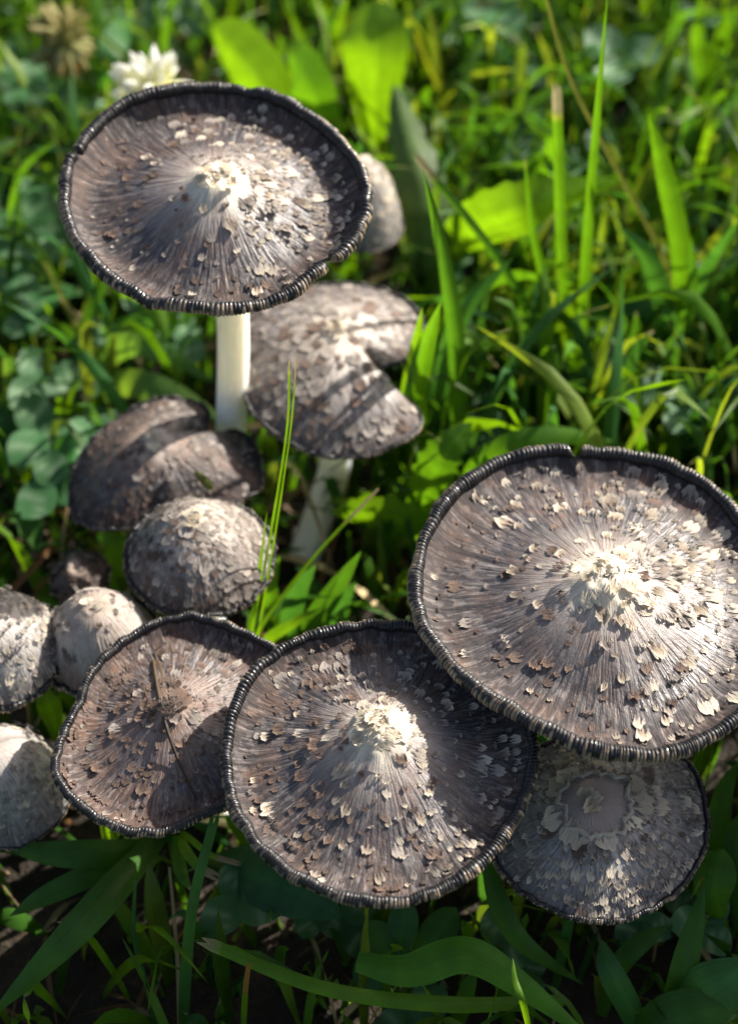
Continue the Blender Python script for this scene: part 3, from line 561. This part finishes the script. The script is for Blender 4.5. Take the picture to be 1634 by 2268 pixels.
# around the split cap
tuft('broad grass blades standing against the split edge of the grey cap', [
    ([(900, 1090), (905, 960), (935, 800), (976, 668)], 0.55, G1, dict(dy=-2, fold=0.5)),
    ([(880, 1080), (890, 960), (915, 800), (935, 680)], 0.36, G4, dict(dy=-2)),
    ([(1000, 1130), (1015, 960), (1010, 760), (980, 560), (935, 370)], 0.42, G2, dict(fold=0.5)),
    ([(960, 1130), (955, 960), (1010, 720), (1135, 570)], 0.55, G3, dict(dy=2))])
single('long blade arching low over the rim of the widest cap', [(1010, 1090, 2.5), (1090, 1005, 4.0), (1220, 965, 4.4), (1385, 985, 3.6)], 0.55, G1, fold=0.15)
single('bright lobed dandelion leaf in front of the leaning stem', [(990, 1250, 0.8), (930, 1180, 1.8), (850, 1140, 2.4), (730, 1135, 2.2)], 1.5, G4, 'leaf', 'dandelion_leaf', prof='broad', n=30, teeth=0.45, fold=0.25, seed=5, nv=7, side_hint=Vector((0.35, 0.93, -0.15)))
single('toothed dandelion leaf rising beside the lobed one', [(900, 1210, 0.6), (940, 1100, 2.6), (980, 1010, 4.0), (1045, 935, 4.6)], 1.1, G1, 'leaf', 'dandelion_leaf', prof='broad', n=30, teeth=0.35, fold=0.3, seed=9, nv=7, side_hint=Vector((0.35, 0.93, -0.15)))
# thin culms in front of the domed cap
OFy = PZ(560, 1420, 3.2)
tuft('thin grass culms with twin dry tips crossing in front of the domed cap', [
    ([(545, 1520), (560, 1390, 3.3), (600, 1180, 6.2), (636, 950, 8.6), (641, 800, 10.2)], 0.075, G4, dict(prof='stalk', nv=3, tip_col=STRAW, tip_at=0.95)),
    ([(560, 1530), (575, 1390, 3.3), (610, 1180, 6.1), (644, 950, 8.5), (657, 792, 10.1)], 0.055, G4, dict(prof='stalk', nv=3, tip_col=STRAW, tip_at=0.93)),
    ([(540, 1530), (560, 1420, 2.4), (690, 1240, 4.2), (838, 1082, 5.6)], 0.11, G4, dict(prof='stalk', nv=3, tip_col=STRAW, tip_at=0.85)),
    ([(530, 1540), (555, 1400, 3.4), (570, 1300, 4.6), (592, 1130, 6.6)], 0.12, G4, dict(nv=3)),
    ([(560, 1540), (585, 1430, 2.0), (650, 1380, 3.0), (715, 1345, 3.4)], 0.25, G4, {})])
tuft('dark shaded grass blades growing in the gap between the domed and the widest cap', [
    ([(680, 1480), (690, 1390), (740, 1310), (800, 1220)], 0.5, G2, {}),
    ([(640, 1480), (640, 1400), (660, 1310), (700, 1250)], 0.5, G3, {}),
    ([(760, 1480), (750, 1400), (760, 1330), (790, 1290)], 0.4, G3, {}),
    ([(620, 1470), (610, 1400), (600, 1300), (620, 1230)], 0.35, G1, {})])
# left side
single('pale green wide blade lying across behind the long stem', [(190, 850, 1.6), (300, 850, 2.6), (400, 885, 2.6), (500, 935, 2.2)], 0.75, (0.13, 0.23, 0.06), fold=0.1, n=22)
single('second pale wide blade arching above the dark folded cap', [(200, 860, 1.2), (260, 770, 2.6), (340, 770, 3.0), (480, 850, 2.2)], 0.70, (0.10, 0.20, 0.06), fold=0.1, n=22)
single('short bright upright blade beside the dark folded cap', [(95, 1080), (110, 1000), (128, 930), (132, 880)], 0.20, G4, prof='cut')
single('blunt pale green blade standing in the clover', [(28, 1010), (22, 940), (20, 870), (20, 800)], 0.42, (0.10, 0.19, 0.06), prof='cut')
single('bright yellow green blade hanging below the rim of the tall cap', [(250, 640, 2.5), (320, 650, 4.0), (350, 700, 3.8), (372, 755, 3.4)], 0.55, G4)
tuft('sprawling seed head grass with straw coloured stems near the long stem', [
    ([(200, 900), (190, 800), (160, 700), (100, 580)], 0.18, (0.2, 0.22, 0.07), dict(prof='stalk')),
    ([(205, 900), (215, 800), (190, 720), (130, 660)], 0.14, STRAW, dict(prof='stalk')),
    ([(230, 1010), (215, 930), (195, 850), (185, 780)], 0.28, (0.30, 0.26, 0.09), {}),
    ([(205, 900), (240, 790), (225, 690), (205, 590)], 0.16, G4, dict(prof='stalk')),
    ([(420, 860), (400, 800), (405, 740), (415, 690)], 0.16, (0.24, 0.25, 0.06), dict(prof='stalk'))])
single('bright leaf poking up under the edge of the domed cap', [(265, 1330, 1.0), (262, 1270, 2.0), (258, 1210, 2.8), (240, 1150, 3.2)], 0.6, G4, fold=0.3)
single('small bright leaf in the gap below the pale shaggy cap', [(125, 1640, 1.4), (118, 1590, 2.2), (105, 1555, 2.7), (88, 1515, 3.0)], 0.5, G4, 'leaf', 'small_leaf', prof='broad')
single('tiny dark leaf tip stuck on the folded cap', [(470, 1085, 4.9), (458, 1070, 5.1), (443, 1055, 5.2), (430, 1038, 5.3)], 0.20, (0.09, 0.11, 0.03), 'leaf', 'leaf_scrap')
single('wide blade curving down in the shade at the back of the lawn', [(300, 60, 3.0), (270, 70, 4.5), (240, 130, 4.6), (232, 230, 3.0)], 0.75, G3, fold=0.15)
# front shade
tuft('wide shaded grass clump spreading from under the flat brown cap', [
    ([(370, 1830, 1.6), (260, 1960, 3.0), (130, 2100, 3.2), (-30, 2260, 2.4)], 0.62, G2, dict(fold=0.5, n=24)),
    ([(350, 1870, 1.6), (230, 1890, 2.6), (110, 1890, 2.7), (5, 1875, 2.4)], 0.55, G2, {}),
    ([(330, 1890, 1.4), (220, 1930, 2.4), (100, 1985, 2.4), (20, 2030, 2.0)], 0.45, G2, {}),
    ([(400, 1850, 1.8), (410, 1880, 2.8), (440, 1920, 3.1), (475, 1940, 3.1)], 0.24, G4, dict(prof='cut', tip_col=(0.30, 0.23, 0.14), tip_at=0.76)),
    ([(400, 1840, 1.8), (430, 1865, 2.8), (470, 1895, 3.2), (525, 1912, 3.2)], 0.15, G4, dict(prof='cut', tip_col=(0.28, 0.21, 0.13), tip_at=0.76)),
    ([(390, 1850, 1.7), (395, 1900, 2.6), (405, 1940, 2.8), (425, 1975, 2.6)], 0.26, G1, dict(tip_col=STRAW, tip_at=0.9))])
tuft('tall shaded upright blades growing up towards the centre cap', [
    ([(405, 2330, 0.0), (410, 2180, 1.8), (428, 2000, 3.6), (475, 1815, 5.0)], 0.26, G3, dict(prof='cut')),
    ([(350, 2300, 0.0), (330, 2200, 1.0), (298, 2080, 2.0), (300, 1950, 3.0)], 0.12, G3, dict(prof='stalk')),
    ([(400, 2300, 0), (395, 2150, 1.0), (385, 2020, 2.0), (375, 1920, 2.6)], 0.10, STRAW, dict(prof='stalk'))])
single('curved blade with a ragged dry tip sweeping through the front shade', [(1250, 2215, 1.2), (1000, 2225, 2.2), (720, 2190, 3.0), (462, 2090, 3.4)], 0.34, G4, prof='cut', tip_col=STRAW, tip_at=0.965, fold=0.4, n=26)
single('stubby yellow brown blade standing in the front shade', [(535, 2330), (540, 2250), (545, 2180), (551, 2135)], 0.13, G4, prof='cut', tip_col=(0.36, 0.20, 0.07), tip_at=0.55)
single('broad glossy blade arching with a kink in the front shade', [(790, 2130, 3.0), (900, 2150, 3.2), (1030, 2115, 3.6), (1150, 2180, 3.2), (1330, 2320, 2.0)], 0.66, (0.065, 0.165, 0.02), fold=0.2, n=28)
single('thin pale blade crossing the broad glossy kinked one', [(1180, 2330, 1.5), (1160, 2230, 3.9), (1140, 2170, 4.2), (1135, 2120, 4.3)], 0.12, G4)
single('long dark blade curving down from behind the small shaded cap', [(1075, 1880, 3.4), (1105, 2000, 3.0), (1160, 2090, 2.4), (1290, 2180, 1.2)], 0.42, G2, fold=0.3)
single('round toothed dark leaf half hidden under the centre cap', [(480, 1900, 1.6), (560, 1930, 2.2), (650, 1965, 2.4), (755, 2030, 2.0)], 1.35, (0.03, 0.09, 0.035), 'leaf', 'round_leaf', prof='broad', n=30, teeth=0.08, fold=0.15, nv=7, mat='clover')
tuft('shaded weed with wide pointed leaves at the foot of the small shaded cap', [
    ([(1480, 2300), (1500, 2200, 1.8), (1530, 2080, 2.8), (1560, 1960, 3.4)], 0.5, G2, {}),
    ([(1460, 2300, .5), (1520, 2230, 1.8), (1590, 2180, 2.6), (1680, 2130, 3.0)], 1.0, G3, dict(prof='broad', mat='clover')),
    ([(1400, 2330, .5), (1450, 2290, 1.6), (1530, 2250, 2.2), (1640, 2220, 2.4)], 1.1, G2, dict(prof='broad')),
    ([(1330, 2250, 0), (1370, 2140, 1.6), (1430, 2080, 2.0), (1480, 2050, 2.0)], 0.4, G2, {}),
    ([(1420, 2350, 0), (1400, 2250, 1.4), (1350, 2150, 2.4), (1330, 2080, 2.4)], 0.5, G3, dict(prof='broad'))], 'weed', 'leafy_weed')
tuft('dark weed with round leaflets under the front edge of the centre cap', [
    ([(880, 2230, .3), (870, 2150, 1.0), (850, 2100, 1.5), (810, 2040, 1.8)], 0.7, G2, dict(prof='spoon', mat='clover')),
    ([(880, 2230, .3), (920, 2140, 1.0), (960, 2080, 1.5), (1010, 2010, 1.8)], 0.7, G2, dict(prof='spoon', mat='clover')),
    ([(880, 2230, .3), (880, 2130, 1.2), (890, 2060, 1.7), (900, 1990, 2.0)], 0.6, G3, dict(prof='spoon', mat='clover')),
    ([(880, 2230, .3), (850, 2200, 1.0), (830, 2160, 1.3), (800, 2110, 1.4)], 0.8, G3, dict(prof='spoon', mat='clover'))], 'weed', 'leafy_weed')
tuft('leafy weed in half shade right beside the widest cap', [
    ([(1620, 2080, .3), (1590, 2020, 1.8), (1580, 1960, 2.4), (1600, 1880, 2.8)], 0.8, G1, dict(prof='spoon')),
    ([(1620, 2080, .3), (1640, 2000, 1.8), (1650, 1920, 2.6), (1640, 1800, 3.0)], 0.9, G2, dict(prof='spoon')),
    ([(1600, 2010, .3), (1590, 1880, 1.8), (1600, 1760, 2.6), (1640, 1680, 3.0)], 0.45, G1, {})], 'weed', 'leafy_weed')

# unseen tall plants added beside the frame to shade the front of the scene
rnd = random.Random(77)
def add_shade_plant(label, bx, by, nb, hh, spread):
    b = Vector((bx, by, -0.3)); root = empty('shade_plant', b); tag(root, label, 'weed', 'unseen plants added for shade beyond the widest cap')
    for k in range(nb):
        a = rnd.uniform(0, 6.28); L = rnd.uniform(0.85, 1.06)*hh; d = Vector((math.cos(a), math.sin(a), 0))*spread*rnd.uniform(0.4, 1.0)
        leaf_obj('leaf', [b+d*0.1, b+d*0.4+Vector((0, 0, L*0.5)), b+d*0.8+Vector((0, 0, L*0.9)), b+d*1.5+Vector((0, 0, L))], rnd.uniform(1.4, 2.2), G2, root, b, prof='broad', n=14, fold=0.2, side_hint=Vector((-d.y, d.x, 0)).cross(Vector((0, 0, 1)))+Vector((0, 0, 0.2)), nv=5)
for (x, y) in ((9.0, 16.2), (9.1, 17.6), (8.75, 16.9), (8.7, 17.6), (10.2, 18.8), (9.3, 14.6), (10.8, 16.4)):
    add_shade_plant('unseen broad leaved plant added for shade just beyond the widest cap', x, y, 15, 8.0, 0.75)

# dead stalk lying on the flat brown cap
def on_cap(c, px, py, lift):
    z = c.O.z
    for _ in range(6):
        p = PZ(px, py, z); d = p-c.O; x, y = d.dot(c.X), d.dot(c.Y); th = math.atan2(y, x); rho = min(1, math.hypot(x, y)/c.rt(th)); z = c.at(rho, th).z+lift
    return PZ(px, py, z)
bs = on_cap(cK, 388, 1640, 0.05); st = empty('dead_stalk', bs); tag(st, 'dry split brown grass stalk lying across the flat brown cap', 'stalk')
leaf_obj('stalk', [on_cap(cK, 340, 1462, 0.05), on_cap(cK, 352, 1540, 0.10), on_cap(cK, 372, 1620, 0.09), on_cap(cK, 398, 1690, 0.09), on_cap(cK, 436, 1772, 0.07)], 0.09, (0.050, 0.034, 0.026), st, bs, prof='stalk', mat='straw', fold=0.9, n=24, base_col=(0.12, 0.085, 0.05))
leaf_obj('splinter', [on_cap(cK, 346, 1455, 0.08), on_cap(cK, 359, 1490, 0.12), on_cap(cK, 363, 1540, 0.10)], 0.05, (0.12, 0.08, 0.05), st, bs, prof='grass', mat='straw')
leaf_obj('splinter', [on_cap(cK, 318, 1520, 0.06), on_cap(cK, 332, 1555, 0.10), on_cap(cK, 362, 1582, 0.10)], 0.03, (0.12, 0.08, 0.05), st, bs, prof='stalk', mat='straw')

# ------------------------------------------------------------------ clover
def leaflet_mesh(seed):
    rnd = random.Random(seed); n, nv = 8, 5; v, c, lf = [], [], []
    g = np.array((0.052, 0.135, 0.050))*rnd.uniform(0.8, 1.2)
    for i in range(n):
        k = i/(n-1); w = 0.46*math.sin(math.pi*(0.03+0.93*k**0.85))**0.62
        for j in range(nv):
            q = j/(nv-1)*2-1
            y = k-(0.10 if i == n-1 and j == nv//2 else 0)
            v.append((q*w, y, 0.22*abs(q)*w+0.06*math.sin(k*3+seed)))
            pale = math.exp(-((k-0.45-0.25*abs(q))/0.10)**2)*0.9
            c.append((*(g*(1-pale)+np.array((0.20, 0.30, 0.18))*pale), 1)); lf.append((q, k, 0))
    o = mesh_obj('p', v, grid_faces(n, nv), M['clover'], unit=1.0, attrs=[('Col', 'FLOAT_COLOR', c), ('lf', 'FLOAT_VECTOR', lf)]); me = o.data; me.name = 'leaflet'; bpy.data.objects.remove(o); return me
LEAFLETS = [leaflet_mesh(k) for k in range(6)]
def clover(top, size, label, group, seed, tilt=None, droop=0.25):
    rnd = random.Random(seed); base = Vector((top.x+rnd.uniform(-1, 1), top.y+rnd.uniform(-1, 1), -0.3)); root = empty('clover_leaf', base)
    tag(root, label, 'clover', group)
    leaf_obj('stalk', [base, base.lerp(top, 0.5)+Vector((rnd.uniform(-.3, .3), rnd.uniform(-.3, .3), 0)), top], 0.10, (0.10, 0.17, 0.05), root, base, prof='stalk', nv=3, n=8)
    up = (tilt or Vector((rnd.uniform(-.35, .35), rnd.uniform(-.55, .15), 1))).normalized(); a0 = rnd.uniform(0, 6.28)
    ax = up.orthogonal().normalized(); ay = up.cross(ax)
    for k in range(3):
        a = a0+k*2.094+rnd.uniform(-.15, .15); y = (ax*math.cos(a)+ay*math.sin(a)); y = (y+up*rnd.uniform(-droop, droop*1.4)).normalized(); x = y.cross(up).normalized(); z = x.cross(y); s = size*CM*rnd.uniform(0.9, 1.1)
        o = bpy.data.objects.new('leaflet', rnd.choice(LEAFLETS)); COL.objects.link(o); o.parent = root; p = (top-base)*CM
        o.matrix_basis = Matrix(((x.x*s, y.x*s, z.x*s, p.x), (x.y*s, y.y*s, z.y*s, p.y), (x.z*s, y.z*s, z.z*s, p.z), (0, 0, 0, 1)))
    return root
named_clover = [((60, 190, 3.5), 1.15, 'large pale clover leaf behind the tall cap, near the faded brown flower head'), ((30, 520, 3.0), 1.3, 'large dewy clover leaf standing beside the tall cap'),
    ((1100, 25, 4.0), 1.2, 'large bluish clover leaf at the back of the lawn behind the upright tuft'), ((1370, 130, 4.2), 1.2, 'dewy bluish clover leaf between the bent stalk and the tall narrow tuft'),
    ((90, 960, 2.5), 1.0, 'ribbed clover leaf behind the dark folded cap'), ((120, 250, 2.5), 1.0, 'dark clover leaf under the white clover flower')]
for k, (p, s, l) in enumerate(named_clover): clover(PZ(*p), s, l, None, 500+k, Vector((0, -0.35, 1)))
CAPS = [(c.O, c.R) for c in (cA, cD, cE, cK, cH, cF, cB, cC, c2, cG, cI, cJ, cW)]
PROT = []
for c in (cA, cD, cE, cK, cH, cF, cB, cC, c2, cG, cI, cJ, cW):
    x, y, t = proj(c.O+c.N*0.3); PROT.append((x, y, c.R*1.08*FPX/t, c.R*0.95*FPX/t, t+1.0))
PROT += [(512, 870, 62, 190, 33.5), (710, 1110, 70, 130, 36)]
for (x, y, z, a, b) in ((1190, 465, 5.6, 170, 75), (828, 140, 5.0, 75, 150), (560, 150, 4.6, 110, 100), (340, 190, 6.8, 90, 60), (135, 85, 4.6, 70, 60), (680, 200, 5, 60, 90)): PROT.append((x, y, a, b, proj(PZ(x, y, z))[2]))
def blocked(p):
    x, y, t = proj(p)
    for (cx, cy, a, b, d) in PROT:
        if t < d and ((x-cx)/a)**2+((y-cy)/b)**2 < 1: return True
    for (O, R) in CAPS:
        if p.z > O.z-0.6 and p.z < O.z+1.6 and (p.x-O.x)**2+(p.y-O.y)**2 < (R+0.2)**2: return True
    return False
rnd = random.Random(31); n = 0
MARKS = [('the tall cap on its long stem', cA.O, 3.4), ('the split grey cap', cB.O, 3.2), ('the dark folded cap', cC.O, 3.4), ('the white clover flower', PZ(340, 212, 6.2), 4.5), ('the faded brown flower head', PZ(140, 95, 4.6), 5),
         ('the glowing dandelion leaf', PZ(1180, 445, 4.0), 4), ('the upright frayed grass tuft', PZ(1265, 800, 1), 4.5), ('the wide arching blade', PZ(1450, 700, 3), 4), ('the tall narrow tuft', PZ(1520, 400, 1), 5), ('the pale egg-shaped cap', c2.O, 4),
         ('the flat reddish brown cap', cK.O, 5), ('the centre cap with the knobbly middle', cE.O, 5), ('the small shaded cap', cH.O, 5), ('the white woolly cap', cJ.O, 4), ('the bent grass stalk', PZ(1390, 420, 4), 4), ('the large rounded backlit leaf', PZ(825, 200, 4), 4)]
def clover_label(p, size, shade):
    d, nm = min(((Vector((p.x-q.x, p.y-q.y))).length/w, nm) for nm, q, w in MARKS)
    return '%s clover leaf %s %s near %s' % ('broad' if size > 0.9 else ('medium' if size > 0.74 else 'small'), 'held high' if p.z > 2.0 else 'held low', 'in shade' if shade else 'in the sun', nm)
zones = [(62, -20, 420, 0, 1100, 'clover leaves in the sunny patch'), (26, 950, 1700, -20, 1000, 'clover leaves among the long grass'), (12, -20, 1680, 1900, 2300, 'clover leaves in the front shade')]
for (cnt, x0, x1, y0, y1, grp) in zones:
    k = 0; tr = 0
    while k < cnt and tr < 2000:
        tr += 1; z = rnd.uniform(1.0, 3.2) if y0 < 1500 else rnd.uniform(0.6, 2.0); p = PZ(rnd.uniform(x0, x1), rnd.uniform(y0, y1), z)
        if blocked(p) or any(blocked(p+Vector(d)) for d in ((1, 0, 0), (-1, 0, 0), (0, 1, 0), (0, -1, 0))): continue
        sz = rnd.uniform(0.6, 1.05); clover(p, sz, clover_label(p, sz, y0 > 1500), grp, 1000+n); k += 1; n += 1

# ------------------------------------------------------------------ clover flowers
def petal_mesh(col, col2):
    v, c, lf = [], [], []; n, m = 7, 8
    for i in range(n):
        k = i/(n-1); r = 0.16*math.sin(math.pi*(0.12+0.86*k))**0.8
        for j in range(m):
            a = j/m*2*math.pi; v.append((r*math.cos(a), r*0.7*math.sin(a)+0.12*k*k, k)); q = np.array(col2)*(1-k)+np.array(col)*k; c.append((*q, 1)); lf.append((0, k, 0))
    o = mesh_obj('p', v, grid_faces(n, m, True), M['petal'], unit=1.0, attrs=[('Col', 'FLOAT_COLOR', c), ('lf', 'FLOAT_VECTOR', lf)]); me = o.data; me.name = 'floret'; bpy.data.objects.remove(o); return me
def flower(ctr, rad, label, cols, droop, count):
    base = Vector((ctr.x+0.4, ctr.y+0.4, -0.3)); root = empty('clover_flower', base); tag(root, label, 'flower')
    leaf_obj('stalk', [base, base.lerp(ctr, 0.5), ctr], 0.14, (0.12, 0.2, 0.06), root, base, prof='stalk', nv=3, n=8); rn = random.Random(int(rad*100)+count)
    ms = [petal_mesh(*c) for c in cols]
    for k in range(count):
        f = (k+0.5)/count; zc = 1-f*1.55; a = k*2.399; rr = math.sqrt(max(0, 1-zc*zc)); d = Vector((rr*math.cos(a), rr*math.sin(a), zc)); d = (d+Vector((0, 0, -droop if zc < 0.3 else 0.25))).normalized()
        z = (d+Vector((rn.uniform(-.2, .2), rn.uniform(-.2, .2), rn.uniform(-.2, .2)))).normalized(); x = z.orthogonal().normalized(); y = z.cross(x); s = rad*CM*rn.uniform(0.85, 1.12); p = (ctr-base)*CM
        me = ms[0] if (len(ms) == 1 or zc > -0.05+rn.uniform(-.2, .2)) else ms[1]
        o = bpy.data.objects.new('floret', me); COL.objects.link(o); o.parent = root
        o.matrix_basis = Matrix(((x.x*s, y.x*s, z.x*s, p.x), (x.y*s, y.y*s, z.y*s, p.y), (x.z*s, y.z*s, z.z*s, p.z), (0, 0, 0, 1)))
flower(PZ(340, 205, 6.8), 1.1, 'white clover flower head behind the rim of the tall cap', [((0.85, 0.84, 0.80), (0.6, 0.66, 0.5))], 0.2, 46)
flower(PZ(138, 90, 5.2), 1.0, 'faded clover flower head with brown drooping florets', [((0.42, 0.36, 0.17), (0.30, 0.36, 0.14)), ((0.36, 0.16, 0.06), (0.22, 0.10, 0.04))], 0.9, 80)

rnd = random.Random(91)
SPOTS = [(1060, 180, 'toothed dandelion rosette behind the glowing leaf'), (1420, 120, 'dandelion rosette near the dewy bluish clover'), (1590, 320, 'dandelion rosette beside the tall narrow tuft'), (1130, 820, 'dark dandelion rosette behind the rim of the widest cap'),
         (1560, 820, 'dandelion rosette under the wide arching blade'), (560, 20, 'dandelion rosette at the back beyond the pointed backlit leaf'), (30, 700, 'dandelion rosette among the clover beside the tall cap'), (270, 700, 'dandelion rosette under the tall cap'),
         (1360, 620, 'dandelion rosette at the foot of the loose pointed tuft'), (60, 1180, 'dandelion rosette beside the withered shaggy lump'), (1000, 60, 'dandelion rosette beyond the toothed olive leaf')]
for (px, py, lab) in SPOTS:
    b = PZ(px, py, -0.3); root = empty('dandelion_plant', b); tag(root, lab, 'weed', 'dandelion rosettes in the lawn')
    for k in range(6):
        a = k*1.05+rnd.uniform(-.3, .3); d = Vector((math.cos(a), math.sin(a), 0)); L = rnd.uniform(2.2, 3.8); h = rnd.uniform(1.2, 3.4)
        pth = [b+d*0.1, b+d*L*0.35+Vector((0, 0, h*0.7)), b+d*L*0.7+Vector((0, 0, h)), b+d*L+Vector((0, 0, h*0.8))]
        if any(blocked(q) for q in pth[1:]): continue
        leaf_obj('leaf', pth, rnd.uniform(0.7, 1.3), rnd.choice((G1, G2, G4, G3)), root, b, prof='broad', n=22, teeth=rnd.uniform(0.1, 0.4), fold=0.3, side_hint=Vector((0, 0, 1))+d*0.4, seed=k+px)

# ------------------------------------------------------------------ the lawn that nobody could count
def lawn(name, label, boxes, seed, mat, cols, width, seg, cat, check=True, lie=0.0):
    rn = random.Random(seed); V, F, C, L = [], [], [], []; off = 0
    for (x0, x1, y0, y1, cnt, h0, h1) in boxes:
        for _ in range(cnt):
            x = rn.uniform(x0, x1); y = rn.uniform(y0, y1); h = rn.uniform(h0, h1); a = rn.uniform(0, 6.28)
            if not check and -45 < x < 45 and 2 < y < 80: continue
            b = Vector((x, y, -0.35)); d = Vector((math.cos(a), math.sin(a), 0)); lean = rn.uniform(0.1, 0.8)*h if not lie else rn.uniform(1.0, 2.2)*h
            P = [b, b+d*lean*0.25+Vector((0, 0, h*0.5)), b+d*lean*0.6+Vector((0, 0, h*(0.9 if not lie else 0.7))), b+d*lean*1.15+Vector((0, 0, h*rn.uniform(0.75, 1.1) if not lie else h*0.3))]
            if check and any(blocked(p) for p in (P[1], P[2], P[3], (P[2]+P[3])/2)): continue
            col = np.array(rn.choice(cols))*rn.uniform(0.55, 1.15); w = rn.uniform(*width)
            v, f, c, lf = leaf_mesh(P, w, tuple(col), n=seg, fold=0.4, nv=3, side_hint=Vector((math.cos(a+rn.uniform(-.8, .8)), math.sin(a+rn.uniform(-.8, .8)), 0.3)), twist=rn.uniform(-1.2, 1.2), seed=_, tip_col=STRAW if rn.random() < 0.15 else None, tip_at=0.9)
            TIPS.append(P[3]*0.35+P[2]*0.65+Vector((0, 0, 0.08))); V += v; C += c; L += lf; F += [tuple(q+off for q in ff) for ff in f]; off += len(v)
    return tag(mesh_obj(name, V, F, M[mat], attrs=[('Col', 'FLOAT_COLOR', C), ('lf', 'FLOAT_VECTOR', L)]), label, cat, None, 'stuff')
TIPS = []
GC = [G1, G2, G3, G4, G1, G2, (0.09, 0.15, 0.03), (0.14, 0.20, 0.04)]
lawn('grass', 'green lawn grass growing all round the mushrooms', [(-16, 16, 25, 62, 1800, 2.0, 6.0), (0, 18, 22, 55, 800, 3.0, 7.0), (-32, 32, 27, 70, 1500, 2.0, 5.8), (-22, 22, 6, 27, 2000, 1.2, 3.4), (-45, 45, 60, 82, 900, 4, 8)], 5, 'leaf', GC, (0.08, 0.42), 9, 'grass')
lawn('dead_grass', 'dry straw and dead grass litter between the green blades', [(-25, 25, 6, 60, 1300, 0.5, 1.8), (-12, -2, 22, 46, 260, 1.5, 4.0)], 6, 'straw', [STRAW, BROWN, (0.30, 0.22, 0.12), (0.16, 0.11, 0.06)], (0.06, 0.22), 7, 'grass litter', True, 1.0)
lawn('far_grass', 'rougher lawn grass spreading away beyond the clump', [(-160, 160, -60, 220, 5200, 4, 8)], 7, 'leaf', GC, (0.5, 1.1), 5, 'grass', False)

# ------------------------------------------------------------------ dew on the blades
t = NT('dew_water'); t.b.inputs['Transmission Weight'].default_value = 1.0; t.b.inputs['Roughness'].default_value = 0.0; t.b.inputs['IOR'].default_value = 1.33
rnd = random.Random(404); DV, DF = [], []; vis = [p for p in TIPS if 0 < proj(p)[0] < W and 0 < proj(p)[1] < H and not blocked(p)]
for p in rnd.sample(vis, min(130, len(vis))):
    r = rnd.uniform(0.035, 0.085); o = len(DV); DV.append(p+Vector((0, 0, r)))
    for i in range(1, 6):
        for j in range(8): DV.append(p+Vector((r*math.sin(i*math.pi/6)*math.cos(j*math.pi/4), r*math.sin(i*math.pi/6)*math.sin(j*math.pi/4), r*math.cos(i*math.pi/6))))
    DV.append(p-Vector((0, 0, r)))
    DF += [(o, o+1+j, o+1+(j+1) % 8) for j in range(8)]+[(o+1+i*8+j, o+1+(i+1)*8+j, o+1+(i+1)*8+(j+1) % 8, o+1+i*8+(j+1) % 8) for i in range(4) for j in range(8)]+[(o+41, o+33+(j+1) % 8, o+33+j) for j in range(8)]
tag(mesh_obj('dew', DV, DF, t.m), 'tiny dew drops hanging on the grass blades', 'dew', None, 'stuff')
